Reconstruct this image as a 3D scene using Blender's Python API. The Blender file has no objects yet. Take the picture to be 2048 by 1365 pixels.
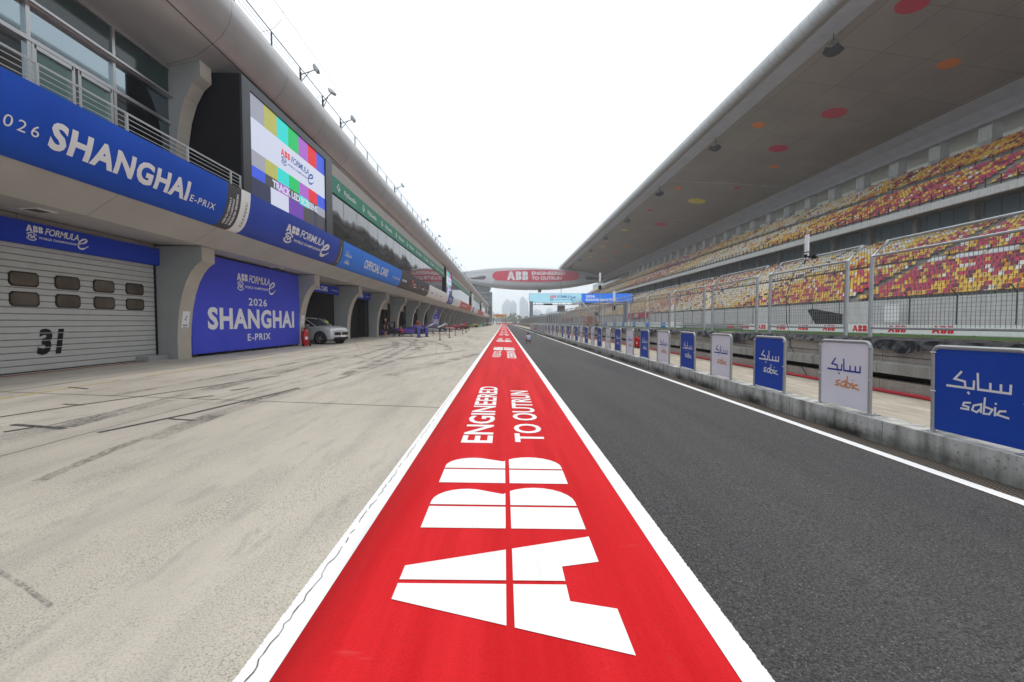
import bpy, bmesh, math, random
from math import sin, cos, pi, sqrt, atan, radians
from mathutils import Vector, Matrix
random.seed(7)
S = bpy.context.scene
COL = S.collection

# ------------------------------------------------------------------ camera, sky, sun, exposure
cam = bpy.data.cameras.new('camera'); cam.lens = 15.996; cam.sensor_width = 36
cam.clip_start = .05; cam.clip_end = 6000
co = bpy.data.objects.new('camera', cam); COL.objects.link(co)
co.location = (0, 0, 1.6)
co.rotation_euler = (pi/2 - atan(37/910), 0, -atan(16/910))
S.camera = co
W = bpy.data.worlds.new('World'); S.world = W; W.use_nodes = True
nt = W.node_tree; bg = nt.nodes['Background']
sk = nt.nodes.new('ShaderNodeTexSky'); sk.sky_type = 'NISHITA'; sk.sun_disc = False
SUN_EL, SUN_ROT = radians(66), radians(20)
sk.sun_elevation = SUN_EL; sk.sun_rotation = SUN_ROT; sk.air_density = 1.5; sk.dust_density = 6
mx = nt.nodes.new('ShaderNodeMixRGB'); mx.inputs[0].default_value = .88
mx.inputs[2].default_value = (9.1, 9.5, 9.9, 1)         # thick white cloud over the blue
nt.links.new(sk.outputs[0], mx.inputs[1])
tcw = nt.nodes.new('ShaderNodeTexCoord'); spw = nt.nodes.new('ShaderNodeSeparateXYZ'); nt.links.new(tcw.outputs['Generated'], spw.inputs[0])
mrw = nt.nodes.new('ShaderNodeMapRange'); nt.links.new(spw.outputs[2], mrw.inputs[0]); mrw.inputs[1].default_value = 0; mrw.inputs[2].default_value = .45
nsw = nt.nodes.new('ShaderNodeTexNoise'); nsw.inputs['Scale'].default_value = 2.2; nsw.inputs['Detail'].default_value = 5; nt.links.new(tcw.outputs['Generated'], nsw.inputs['Vector'])
mx2 = nt.nodes.new('ShaderNodeMixRGB'); nt.links.new(mrw.outputs[0], mx2.inputs[0]); mx2.inputs[1].default_value = (.87, .925, .98, 1); mx2.inputs[2].default_value = (1.0, 1.0, 1.0, 1)
mx3 = nt.nodes.new('ShaderNodeMixRGB'); mx3.blend_type = 'MULTIPLY'; mx3.inputs[0].default_value = 1; nt.links.new(mx.outputs[0], mx3.inputs[1]); nt.links.new(mx2.outputs[0], mx3.inputs[2])
mr4 = nt.nodes.new('ShaderNodeMapRange'); nt.links.new(nsw.outputs[0], mr4.inputs[0]); mr4.inputs[1].default_value = .3; mr4.inputs[2].default_value = .7; mr4.inputs[3].default_value = .93; mr4.inputs[4].default_value = 1.05
mx5 = nt.nodes.new('ShaderNodeVectorMath'); mx5.operation = 'SCALE'; nt.links.new(mx3.outputs[0], mx5.inputs[0]); nt.links.new(mr4.outputs[0], mx5.inputs['Scale'])
nt.links.new(mx5.outputs[0], bg.inputs[0])                # brighter overhead, faintly blue towards the horizon
bg.inputs[1].default_value = .130
sl = bpy.data.lights.new('sun', 'SUN'); sl.energy = 1.25; sl.angle = radians(12); sl.color = (1, .95, .88)
so = bpy.data.objects.new('sun', sl); COL.objects.link(so); so.location = (0, 0, 60)
so.rotation_euler = (radians(90) - SUN_EL, 0, pi - SUN_ROT)
S.view_settings.view_transform = 'Standard'; S.view_settings.look = 'None'
S.view_settings.exposure = 0.10; S.view_settings.gamma = 1
try:
    S.cycles.max_bounces = 8; S.cycles.volume_bounces = 2; S.cycles.diffuse_bounces = 3; S.cycles.glossy_bounces = 3
    S.cycles.transparent_max_bounces = 8; S.cycles.use_denoising = True
except Exception: pass

# ------------------------------------------------------------------ materials
def nn(t, typ, **kw):
    n = t.nodes.new('ShaderNode' + typ)
    for k, v in kw.items(): setattr(n, k, v)
    return n
def M(name, col, rough=.6, metal=0, var=.0, vs=3.0, bump=0, bs=40, ior=1.45, stretch=(1, 1, 1), emit=0, spec=None):
    m = bpy.data.materials.new(name); m.use_nodes = True; t = m.node_tree
    p = t.nodes['Principled BSDF']; p.inputs['Roughness'].default_value = rough
    p.inputs['Specular IOR Level'].default_value = spec if spec is not None else (.5 if rough < .4 else .18)
    p.inputs['Metallic'].default_value = metal; p.inputs['IOR'].default_value = ior
    p.inputs['Base Color'].default_value = (*col, 1); m.diffuse_color = (*col, 1)
    if emit:
        p.inputs['Emission Color'].default_value = (*col, 1); p.inputs['Emission Strength'].default_value = emit
    if var or bump:
        g = nn(t, 'NewGeometry'); mp = nn(t, 'Mapping'); mp.inputs['Scale'].default_value = stretch
        t.links.new(g.outputs['Position'], mp.inputs['Vector'])
    if var:
        no = nn(t, 'TexNoise'); no.inputs['Scale'].default_value = vs; no.inputs['Detail'].default_value = 6
        t.links.new(mp.outputs[0], no.inputs['Vector'])
        r = nn(t, 'MapRange'); r.inputs[1].default_value = .3; r.inputs[2].default_value = .7
        r.inputs[3].default_value = 1 - var; r.inputs[4].default_value = 1 + var*.6
        t.links.new(no.outputs[0], r.inputs[0])
        x = nn(t, 'VectorMath', operation='SCALE'); x.inputs[0].default_value = col
        t.links.new(r.outputs[0], x.inputs['Scale']); t.links.new(x.outputs[0], p.inputs['Base Color'])
    if bump:
        b = nn(t, 'Bump'); b.inputs['Strength'].default_value = bump; b.inputs['Distance'].default_value = .02
        n2 = nn(t, 'TexNoise'); n2.inputs['Scale'].default_value = bs; n2.inputs['Detail'].default_value = 3
        t.links.new(mp.outputs[0], n2.inputs['Vector']); t.links.new(n2.outputs[0], b.inputs['Height'])
        t.links.new(b.outputs[0], p.inputs['Normal'])
    return m
class NB:                                            # little node helper for the hand written surfaces
    def __init__(s, m):
        s.t = m.node_tree; s.p = s.t.nodes['Principled BSDF']; g = nn(s.t, 'NewGeometry'); s.pos = g.outputs['Position']
    def noise(s, scale, detail=4, st=(1, 1, 1), rough=.5):
        mp = nn(s.t, 'Mapping'); mp.inputs['Scale'].default_value = st; s.t.links.new(s.pos, mp.inputs['Vector'])
        n = nn(s.t, 'TexNoise'); n.inputs['Scale'].default_value = scale; n.inputs['Detail'].default_value = detail
        n.inputs['Roughness'].default_value = rough
        s.t.links.new(mp.outputs[0], n.inputs['Vector']); return n.outputs[0]
    def ramp(s, v, a, b, lo=0, hi=1):
        r = nn(s.t, 'MapRange'); s.t.links.new(v, r.inputs[0])
        r.inputs[1].default_value = a; r.inputs[2].default_value = b; r.inputs[3].default_value = lo; r.inputs[4].default_value = hi
        return r.outputs[0]
    def math(s, op, a, b=0):
        n = nn(s.t, 'Math', operation=op)
        for i, v in enumerate((a, b)):
            if hasattr(v, 'node'): s.t.links.new(v, n.inputs[i])
            else: n.inputs[i].default_value = v
        return n.outputs[0]
    def mix(s, f, a, b, mode='MIX'):
        n = nn(s.t, 'MixRGB', blend_type=mode)
        for i, v in enumerate((f, a, b)):
            if hasattr(v, 'node'): s.t.links.new(v, n.inputs[i])
            elif i == 0: n.inputs[0].default_value = v
            else: n.inputs[i].default_value = (*v, 1)
        return n.outputs[0]
    def xyz(s):
        n = nn(s.t, 'SeparateXYZ'); s.t.links.new(s.pos, n.inputs[0]); return n.outputs
    def line(s, v, period, width, off=0.):           # 1 on thin lines repeated along v
        a = s.math('FRACT', s.math('DIVIDE', s.math('ADD', v, off), period))
        return s.math('LESS_THAN', a, width/period)
    def out(s, c): s.t.links.new(c, s.p.inputs['Base Color'])
    def bump(s, h, st, d=.01):
        b = nn(s.t, 'Bump'); b.inputs['Strength'].default_value = st; b.inputs['Distance'].default_value = d
        s.t.links.new(h, b.inputs['Height']); s.t.links.new(b.outputs[0], s.p.inputs['Normal'])

mt = {}
# pit apron concrete
m = M('apron_concrete', (.46, .42, .36), .85); n = NB(m)
big = n.noise(.5, 5, (1, .3, 1)); streak = n.noise(2.2, 5, (1, .18, 1)); grain = n.noise(95, 3, rough=.75); fine = n.noise(160, 2)
c = n.mix(n.ramp(big, .3, .7), (.49, .448, .382), (.60, .552, .472))
c = n.mix(n.ramp(streak, .48, .72, 0, .5), c, (.33, .31, .28)); c = n.mix(n.ramp(n.noise(.16, 5, (1, .5, 1), .6), .45, .62, 0, .35), c, (.36, .33, .285))
c = n.mix(n.ramp(n.noise(4.5, 5, (1.3, .25, 1), .65), .56, .72, 0, .45), c, (.27, .26, .245))
worn = n.ramp(n.noise(1.3, 6, (1, .3, 1), .6), .36, .64, .25, 1)
c = n.mix(n.math('MULTIPLY', n.ramp(grain, .50, .62), n.math('MULTIPLY', worn, .9)), c, (.115, .11, .105))
c = n.mix(n.ramp(fine, .35, .7, .14, 0), c, (.16, .15, .14))
n.out(c); n.bump(grain, .35, .004); mt['apron'] = m
# asphalt
m = M('asphalt', (.06, .06, .065), .82); n = NB(m)
g1 = n.noise(52, 5, rough=.8); g2 = n.noise(90, 3, rough=.7); big = n.noise(.7, 4, (1, .12, 1))
pv_ = n.noise(.25, 3, (2.2, .15, 1)); c = n.mix(n.ramp(big, .3, .7), (.066, .066, .069), (.102, .101, .103)); c = n.mix(n.ramp(pv_, .42, .62, 0, .5), c, (.115, .112, .11))
c = n.mix(n.ramp(g1, .40, .58), n.mix(.75, c, (.010, .010, .011)), c)
c = n.mix(n.ramp(g2, .57, .68, 0, .75), c, (.30, .29, .285))
c = n.mix(n.ramp(n.noise(260, 1), .68, .72, 0, .45), c, (.26, .13, .11))
n.out(c); n.bump(g1, .9, .008); mt['asphalt'] = m
m = M('track_asphalt', (.09, .09, .095), .85, var=.2, vs=1, stretch=(1, .1, 1)); mt['track'] = m
# red paint
m = M('red_paint', (.68, .028, .034), .7, spec=.08); n = NB(m)
g = n.noise(110, 3); st = n.noise(1.5, 6, (2.2, .10, 1), .6); sc_ = n.noise(3.5, 4, (.5, 2.5, 1))
c = n.mix(n.ramp(st, .35, .7), (.52, .008, .012), (.70, .022, .028))
c = n.mix(n.ramp(sc_, .66, .74, 0, .25), c, (.72, .14, .14))
c = n.mix(n.ramp(g, .54, .70, 0, .6), c, (.36, .010, .012))
x, y, z = n.xyz(); c = n.mix(n.math('MULTIPLY', n.ramp(n.math('ADD', x, n.math('MULTIPLY', n.noise(3, 4, (1, .4, 1)), .16)), -.96, -.72, .75, 0), 1), c, (.33, .012, .014))
c = n.mix(n.ramp(n.noise(48, 5, rough=.8), .42, .34, 0, .4), c, (.26, .008, .010))
c = n.mix(n.ramp(n.noise(7, 6, (1, .35, 1), .7), .64, .74, 0, .3), c, (.30, .05, .05))
n.out(c); n.bump(g, .6, .006); mt['red'] = m
m = M('white_paint', (.8, .8, .8), .6); n = NB(m)
g = n.noise(70, 4); c = n.mix(n.ramp(g, .66, .74, 0, .5), (.82, .82, .82), (.4, .39, .38)); x, y, z = n.xyz(); c = n.mix(n.ramp(n.noise(2.5, 5, (4, .2, 1), .7), .56, .72, 0, .3), c, (.45, .44, .43)); d = None
for e in (-1.19, 1.222, 4.795, 4.953):
    q = n.math('ABSOLUTE', n.math('SUBTRACT', x, e)); d = q if d is None else n.math('MINIMUM', d, q)
keep = n.math('GREATER_THAN', d, n.ramp(n.noise(38, 5, rough=.75), .42, .72, 0, .010))      # ragged paint edge
tr = nn(n.t, 'BsdfTransparent'); ms = nn(n.t, 'MixShader'); n.t.links.new(keep, ms.inputs[0]); n.t.links.new(tr.outputs[0], ms.inputs[1]); n.t.links.new(n.p.outputs[0], ms.inputs[2])
n.t.links.new(ms.outputs[0], n.t.nodes['Material Output'].inputs[0])
n.out(c); n.bump(n.noise(110, 3), .3, .003); mt['white_line'] = m
# kerb / pit wall concrete with streaks
def stained(name, base, dark, joint=1.9, zlo=-.1, amt=.6):
    m = M(name, base, .85); n = NB(m); x, y, z = n.xyz()
    s1 = n.noise(3.2, 5, (1, 1.6, .22)); s2 = n.noise(9, 4); big = n.noise(.8, 4)
    c = n.mix(n.ramp(s1, .42, .72, 0, amt), base, dark)
    c = n.mix(n.ramp(s2, .6, .75, 0, .5), c, dark)
    edge = n.math('ADD', z, n.math('MULTIPLY', n.math('SUBTRACT', n.noise(5, 4, (1, 1, .5)), .5), .22))
    low = n.math('MULTIPLY', n.ramp(edge, zlo, zlo + .15, 1, 0), n.ramp(big, .35, .6, .25, 1))
    c = n.mix(n.math('MULTIPLY', low, .95), c, (.035, .036, .026))
    c = n.mix(n.math('MULTIPLY', n.ramp(n.noise(30, 3), .62, .68), .6), c, (.09, .09, .08))
    c = n.mix(n.math('MULTIPLY', n.line(y, joint, .012), .8), c, (.06, .06, .05))
    n.out(c); n.bump(s2, .3, .01); return m
mt['kerb'] = stained('kerb_concrete', (.52, .52, .50), (.14, .14, .125), 2.07, -.03, .85)
mt['pitwall'] = stained('pit_wall_concrete', (.36, .33, .29), (.2, .19, .165), 3.0, .1, .45)
mt['pitledge'] = stained('pit_ledge_concrete', (.34, .335, .31), (.14, .14, .125), 3.0, .1, .7)
m = M('walk_concrete', (.44, .40, .33), .9); n = NB(m); x, y, z = n.xyz()
c = n.mix(n.ramp(n.noise(3, 5, (2, .5, 1)), .35, .7), (.37, .33, .27), (.5, .455, .38))
c = n.mix(n.ramp(n.noise(14, 4), .58, .7, 0, .4), c, (.25, .23, .2)); c = n.mix(n.math('MULTIPLY', n.line(y, 4.1, .015), .7), c, (.1, .1, .09)); n.out(c); mt['walk'] = m
# expanded metal drain cover
m = M('drain_cover', (.05, .045, .04), .7); n = NB(m); x, y, z = n.xyz()
a = n.math('ADD', n.math('MULTIPLY', x, 2.2), y); b = n.math('SUBTRACT', y, n.math('MULTIPLY', x, 2.2))
l = n.math('MAXIMUM', n.line(a, .12, .032), n.line(b, .12, .032))
n.out(n.mix(l, (.022, .02, .017), (.14, .118, .10))); mt['grate'] = m
def jointed(name, base, py, w=.02, dark=(.1, .095, .09), k=.7, rough=.6, var=.1, px=None, vs=.6):
    m = M(name, base, rough); n = NB(m); x, y, z = n.xyz()
    c = n.mix(n.ramp(n.noise(vs, 5), .3, .7, 0, 1), tuple(b*(1 - var) for b in base), tuple(b*(1 + var*.6) for b in base))
    c = n.mix(n.math('MULTIPLY', n.line(y, py, w), k), c, dark)
    if px:
        c = n.mix(n.math('MULTIPLY', n.line(x, px, w), k), c, dark)
        cb = nn(n.t, 'CombineXYZ'); n.t.links.new(n.math('FLOOR', n.math('DIVIDE', x, px)), cb.inputs[0]); n.t.links.new(n.math('FLOOR', n.math('DIVIDE', y, py)), cb.inputs[1])
        wn = nn(n.t, 'TexWhiteNoise'); n.t.links.new(cb.outputs[0], wn.inputs['Vector']); c = n.mix(n.math('MULTIPLY', wn.outputs[0], .16), c, (.16, .145, .13))
        c = n.mix(n.math('MULTIPLY', n.line(x, px/8, .05), .16), c, dark)
    n.out(c); return m
mt['soffit'] = jointed('soffit_panel', (.47, .45, .42), 4.1, .03, k=.5)
mt['roofskin'] = jointed('roof_aluminium', (.47, .465, .465), 4.05, .035, k=.55, rough=.38); mt['roofskin'].node_tree.nodes['Principled BSDF'].inputs['Metallic'].default_value = .4
mt['canopy'] = jointed('canopy_soffit', (.37, .33, .295), 8.2, .10, dark=(.14, .125, .115), k=.6, px=5.9, var=.12, vs=.12)
mt['canopyblue'] = jointed('canopy_rear_panel', (.52, .53, .58), 8.2, .05, dark=(.2, .2, .22), k=.5)
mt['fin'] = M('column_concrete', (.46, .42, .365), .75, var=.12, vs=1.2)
mt['finside'] = M('column_side_grey', (.30, .31, .305), .6, var=.07, vs=1.0)  # flanks darker and greyer than the front edge
mt['standwall'] = stained('stand_concrete', (.62, .62, .60), (.38, .38, .36), 8.2, .4, .5)
mt['terrace'] = M('terrace_concrete', (.3, .295, .285), .9, var=.2, vs=2)
mt['steel'] = M('galvanised_steel', (.42, .44, .45), .45, .6, var=.12, vs=6)
mt['alu'] = M('brushed_tube', (.62, .63, .64), .3, .85)
mt['darksteel'] = M('dark_steel', (.06, .065, .07), .5, .3)
mt['wire'] = M('fence_wire', (.22, .22, .22), .5, .5)
mt['black'] = M('black_matt', (.012, .012, .014), .6)
mt['cladding'] = M('dark_cladding', (.045, .05, .058), .35, .3, var=.25, vs=.8)
mt['white'] = M('white_satin', (.78, .78, .78), .5)
mt['print'] = M('print_white', (.80, .80, .82), .6)
mt['blue'] = M('banner_blue', (.013, .085, .52), .6, var=.07, vs=.8)
mt['navy'] = M('banner_navy', (.03, .07, .42), .5, var=.1, vs=.8)
mt['header'] = M('header_blue', (.016, .05, .46), .65)
mt['azure'] = M('banner_azure', (.03, .21, .80), .5, var=.05)
mt['indigo'] = M('hoarding_indigo', (.064, .082, .62), .65, var=.05, vs=.7)
mt['charcoal'] = M('banner_charcoal', (.075, .075, .08), .55)
mt['bwhite'] = M('banner_white', (.82, .82, .82), .55, var=.05)
mt['bred'] = M('banner_red', (.6, .1, .08), .55)
mt['green'] = M('banner_green', (.06, .29, .20), .55, var=.06)
mt['boardblue'] = M('board_blue', (.012, .065, .42), .45, var=.05)
mt['boardwhite'] = M('board_white', (.78, .77, .85), .4, var=.03)
mt['boardrim'] = M('board_edge', (.38, .40, .40), .4, .5)
mt['inkblue'] = M('ink_blue', (.02, .05, .35), .5)
mt['inkorange'] = M('ink_orange', (.72, .27, .07), .5)
mt['inkred'] = M('ink_red', (.72, .015, .02), .5)
mt['signred'] = M('sign_red', (.62, .03, .07), .5)
m = M('facade_glass', (.018, .021, .023), .02, 0, ior=2.3); n = NB(m)
n.bump(n.noise(.22, 2, (1, 1, 1)), .06, .5); mt['glass'] = m
m = M('tinted_glass', (.27, .33, .36), .02, 1.0); mt['glass2'] = m
mt['carglass'] = M('car_glass', (.02, .025, .03), .05, 0, ior=1.6)
mt['tealglass'] = M('teal_glass', (.12, .22, .21), .15, 0, ior=1.7); mt['spandrel'] = M('spandrel_glass', (.035, .06, .06), .08, 0, ior=1.5)
mt['doorslat'] = M('door_slat', (.52, .525, .51), .5, .1, var=.05)
mt['doorglass'] = M('door_pane', (.10, .085, .07), .12, 0, var=.4, vs=2)
mt['rubber'] = M('rubber', (.02, .02, .02), .8)
mt['turf'] = M('green_verge', (.06, .13, .035), .95, var=.3, vs=5)
m = M('plastic_sheet', (.018, .018, .02), .28); n = NB(m); n.bump(n.noise(14, 3), .35, .03); mt['plastic'] = m
mt['seam'] = M('seam_filler', (.10, .095, .085), .9)
m = M('rubber_mark', (.10, .10, .10), .8); n = NB(m)                                # worn rubber: breaks up into the concrete
tr = nn(n.t, 'BsdfTransparent'); ms = nn(n.t, 'MixShader'); o_ = n.t.nodes['Material Output']
f = n.math('MULTIPLY', n.ramp(n.noise(34, 6, (1, .5, 1), .75), .40, .66), n.ramp(n.noise(.9, 4), .35, .65, .06, .9))
n.t.links.new(f, ms.inputs[0]); n.t.links.new(tr.outputs[0], ms.inputs[1]); n.t.links.new(n.p.outputs[0], ms.inputs[2]); n.t.links.new(ms.outputs[0], o_.inputs[0])
mt['skid'] = m
m = M('worn_yellow', (.62, .44, .13), .8); n = NB(m)
tr = nn(n.t, 'BsdfTransparent'); ms = nn(n.t, 'MixShader'); o_ = n.t.nodes['Material Output']
n.t.links.new(n.ramp(n.noise(12, 5, (1, .4, 1), .7), .36, .6, .05, .8), ms.inputs[0]); n.t.links.new(tr.outputs[0], ms.inputs[1]); n.t.links.new(n.p.outputs[0], ms.inputs[2]); n.t.links.new(ms.outputs[0], o_.inputs[0])
mt['yellowline'] = m
def emis(name, c, s=.85):
    m = M(name, (0.01, .01, .01), .4); p = m.node_tree.nodes['Principled BSDF']
    p.inputs['Emission Color'].default_value = (*c, 1); p.inputs['Emission Strength'].default_value = s; m.diffuse_color = (*c, 1); return m
for k, c in dict(e_grey=(.36, .37, .45), e_olive=(.48, .48, .12), e_cyan=(.03, .72, .68), e_green=(.01, .56, .14), e_mag=(.42, .13, .62),
                 e_red=(.8, .02, .03), e_blue=(.05, .11, .75), e_white=(.66, .7, .86), e_navy=(.035, .04, .09), e_purple=(.16, .05, .42),
                 e_dark=(.07, .065, .075), e_sky=(.42, .78, .95), e_azure=(.02, .20, .85), e_ink=(.02, .08, .33)).items(): mt[k] = emis('screen_' + k[2:], c)

# ------------------------------------------------------------------ mesh builder
class MB:
    def __init__(s): s.v = []; s.f = []; s.m = []
    def quad(s, *p, m=0):
        i = len(s.v); s.v += [tuple(q) for q in p]; s.f.append(tuple(range(i, i + len(p)))); s.m.append(m)
    def box(s, x0, x1, y0, y1, z0, z1, m=0, R=None):
        P = [(x, y, z) for x in (x0, x1) for y in (y0, y1) for z in (z0, z1)]
        if R: P = [tuple(R @ Vector(p)) for p in P]
        i = len(s.v); s.v += P
        for f in ((0, 1, 3, 2), (4, 6, 7, 5), (0, 4, 5, 1), (2, 3, 7, 6), (0, 2, 6, 4), (1, 5, 7, 3)):
            s.f.append(tuple(i + k for k in f)); s.m.append(m)
    def prism(s, prof, y0, y1, m=0, caps=True, axis='y', ms=None):
        n_ = len(prof); i = len(s.v)
        if axis == 'y': s.v += [(a, y0, b) for a, b in prof] + [(a, y1, b) for a, b in prof]
        elif axis == 'x': s.v += [(y0, a, b) for a, b in prof] + [(y1, a, b) for a, b in prof]
        else: s.v += [(a, b, y0) for a, b in prof] + [(a, b, y1) for a, b in prof]
        for k in range(n_):
            q = (k + 1) % n_
            s.f.append((i + k, i + q, i + n_ + q, i + n_ + k)); s.m.append(ms[k] if ms else m)
        if caps:
            s.f.append(tuple(i + k for k in range(n_))); s.m.append(m); s.f.append(tuple(i + n_ + k for k in reversed(range(n_)))); s.m.append(m)
    def sheet(s, prof, y0, y1, m=0, ny=1, axis='y'):      # open profile
        for k in range(len(prof) - 1):
            a, b = prof[k], prof[k + 1]
            for j in range(ny):
                u = y0 + (y1 - y0)*j/ny; w = y0 + (y1 - y0)*(j + 1)/ny
                s.quad((a[0], u, a[1]), (b[0], u, b[1]), (b[0], w, b[1]), (a[0], w, a[1]), m=m)
    def tube(s, pts, r, n=8, m=0, caps=True):
        pts = [Vector(p) for p in pts]; rs = r if isinstance(r, (list, tuple)) else [r]*len(pts); base = len(s.v); up0 = None
        for k, p in enumerate(pts):
            d = (pts[min(k + 1, len(pts) - 1)] - pts[max(k - 1, 0)]).normalized()
            up = Vector((0, 0, 1)) if abs(d.z) < .9 else Vector((1, 0, 0))
            a = d.cross(up).normalized(); b = a.cross(d).normalized()
            for j in range(n):
                t = 2*pi*(j + .5)/n; s.v.append(tuple(p + a*(cos(t)*rs[k]) + b*(sin(t)*rs[k])))
        for k in range(len(pts) - 1):
            for j in range(n):
                q = (j + 1) % n; i = base + k*n
                s.f.append((i + j, i + q, i + n + q, i + n + j)); s.m.append(m)
        if caps:
            s.f.append(tuple(base + j for j in range(n))); s.m.append(m)
            i = base + (len(pts) - 1)*n; s.f.append(tuple(i + j for j in reversed(range(n)))); s.m.append(m)
    def lathe(s, prof, n=16, c=(0, 0, 0), axis='z', m=0):
        base = len(s.v)
        for r, h in prof:
            for j in range(n):
                t = 2*pi*j/n
                p = (r*cos(t), r*sin(t), h) if axis == 'z' else ((h, r*cos(t), r*sin(t)) if axis == 'x' else (r*cos(t), h, r*sin(t)))
                s.v.append((p[0] + c[0], p[1] + c[1], p[2] + c[2]))
        for k in range(len(prof) - 1):
            for j in range(n):
                q = (j + 1) % n; i = base + k*n
                s.f.append((i + j, i + q, i + n + q, i + n + j)); s.m.append(m)
    def loft(s, rings, m=0, caps=True):
        n = len(rings[0]); base = len(s.v)
        for r in rings: s.v += [tuple(p) for p in r]
        for k in range(len(rings) - 1):
            for j in range(n):
                q = (j + 1) % n; i = base + k*n
                s.f.append((i + j, i + q, i + n + q, i + n + j)); s.m.append(m)
        if caps:
            s.f.append(tuple(base + j for j in range(n))); s.m.append(m); i = base + (len(rings) - 1)*n
            s.f.append(tuple(i + j for j in reversed(range(n)))); s.m.append(m)
    def mesh(s, name, mats, smooth=False):
        me = bpy.data.meshes.new(name); me.from_pydata(s.v, [], s.f)
        for q in (mats if isinstance(mats, (list, tuple)) else [mats]): me.materials.append(mt[q] if isinstance(q, str) else q)
        me.polygons.foreach_set('material_index', s.m)
        bm = bmesh.new(); bm.from_mesh(me); bmesh.ops.recalc_face_normals(bm, faces=bm.faces); bm.to_mesh(me); bm.free()
        if smooth:
            me.polygons.foreach_set('use_smooth', [True]*len(me.polygons))
            try: me.set_sharp_from_angle(angle=radians(38))
            except Exception: pass
        me.update(); return me
    def build(s, name, mats, parent=None, smooth=False, world=True):
        o = bpy.data.objects.new(name, s.mesh(name, mats, smooth)); COL.objects.link(o)
        if parent:
            o.parent = parent
            if world:
                b = parent; off = Vector((0, 0, 0))
                while b: off += Vector(b.location); b = b.parent
                o.location = -off
        return o
def tag(o, label=None, cat=None, group=None, kind=None):
    for k, v in (('label', label), ('category', cat), ('group', group), ('kind', kind)):
        if v: o[k] = v
    return o
def thing(name, label, cat, loc=(0, 0, 0), rz=0, group=None):
    o = bpy.data.objects.new(name, None); COL.objects.link(o); o.location = loc; o.rotation_euler = (0, 0, rz); o.empty_display_size = .2
    return tag(o, label, cat, group)
def copy_tree(o, parent=None):
    c = o.copy(); COL.objects.link(c)
    if parent: c.parent = parent
    for ch in list(o.children): copy_tree(ch, c)
    return c
ORD = 'first second third fourth fifth sixth seventh eighth ninth tenth eleventh twelfth thirteenth fourteenth fifteenth sixteenth seventeenth eighteenth nineteenth'.split()
TEN = {2: 'twent', 3: 'thirt', 4: 'fort', 5: 'fift', 6: 'sixt', 7: 'sevent', 8: 'eight'}
def ordinal(k):
    if k < 20: return ORD[k - 1]
    t, u = divmod(k, 10); return TEN[t] + ('ieth' if u == 0 else 'y-' + ORD[u - 1])
def G(x): return -.02*x                                # the pit lane falls 2 % towards the wall

# ------------------------------------------------------------------ lettering
_tc = {}
def textgeo(s, bold=0., shear=0., sp=1.0):
    k = (s, bold, shear, sp)
    if k not in _tc:
        cu = bpy.data.curves.new('lettering', 'FONT'); cu.body = s; cu.size = 1; cu.offset = bold; cu.shear = shear; cu.space_character = sp
        cu.resolution_u = 3; cu.fill_mode = 'FRONT'
        o = bpy.data.objects.new('lettering', cu); COL.objects.link(o)
        me = bpy.data.meshes.new_from_object(o.evaluated_get(bpy.context.evaluated_depsgraph_get()))
        V = [(v.co.x, v.co.y) for v in me.vertices]; F = [tuple(p.vertices) for p in me.polygons]
        bpy.data.objects.remove(o); bpy.data.curves.remove(cu); bpy.data.meshes.remove(me)
        x0 = min(v[0] for v in V); x1 = max(v[0] for v in V); y0 = min(v[1] for v in V); y1 = max(v[1] for v in V)
        _tc[k] = ([((x - x0)/(x1 - x0), (y - y0)/(y1 - y0)) for x, y in V], F, (x1 - x0)/(y1 - y0))
    return _tc[k]
def put(mb, V, F, fm, m=0, slices=None):
    if slices:
        bm = bmesh.new(); vs = [bm.verts.new((x, y, 0)) for x, y in V]
        for f in F:
            try: bm.faces.new([vs[i] for i in f])
            except ValueError: pass
        for y in slices:
            bmesh.ops.bisect_plane(bm, geom=bm.verts[:] + bm.edges[:] + bm.faces[:], plane_co=(0, y, 0), plane_no=(0, 1, 0))
        bm.verts.index_update(); V = [(v.co.x, v.co.y) for v in bm.verts]; F = [tuple(v.index for v in f.verts) for f in bm.faces]; bm.free()
    i = len(mb.v); mb.v += [tuple(fm(x, y)) for x, y in V]
    for f in F: mb.f.append(tuple(i + k for k in f)); mb.m.append(m)
def text(mb, s, x0, x1, y0, y1, fm, m=0, bold=.02, shear=0., sp=1.0, slices=None):
    V, F, _ = textgeo(s, bold, shear, sp)
    put(mb, [(x0 + (x1 - x0)*a, y0 + (y1 - y0)*b) for a, b in V], F, fm, m, slices)
def clip(poly, ax, val, keep):
    out = []
    for k in range(len(poly)):
        a, b = poly[k - 1], poly[k]; ia = (a[ax] - val)*keep >= 0; ib = (b[ax] - val)*keep >= 0
        if ia != ib:
            t = (val - a[ax])/(b[ax] - a[ax]); out.append((a[0] + (b[0] - a[0])*t, a[1] + (b[1] - a[1])*t))
        if ib: out.append(b)
    return out
def abb_polys():                                       # three letters, each cut in four by thin slits; width 2.62, height 1
    A = [(0, 0), (.36, 1), (.66, 1), (1.02, 0), (.72, 0), (.665, .2), (.355, .2), (.30, 0)]
    def B(x):
        p = [(x, 0), (x, 1), (x + .44, 1)]
        p += [(x + .44 + .25*cos(t), .765 + .235*sin(t)) for t in [radians(a) for a in range(75, -41, -15)]]
        p += [(x + .44 + .29*cos(t), .27 + .27*sin(t)) for t in [radians(a) for a in range(60, -91, -15)]]
        return p
    out = []
    for P, cx in ((A, .51), (B(1.12), 1.48), (B(1.95), 2.31)):
        for kx in (-1, 1):
            for ky in (-1, 1):
                q = clip(clip(P, 0, cx + kx*.017, kx), 1, .47 + ky*.017, ky)
                if len(q) > 2: out.append(q)
    return [[(x/2.68, y) for x, y in q] for q in out]
ABB = abb_polys()
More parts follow.
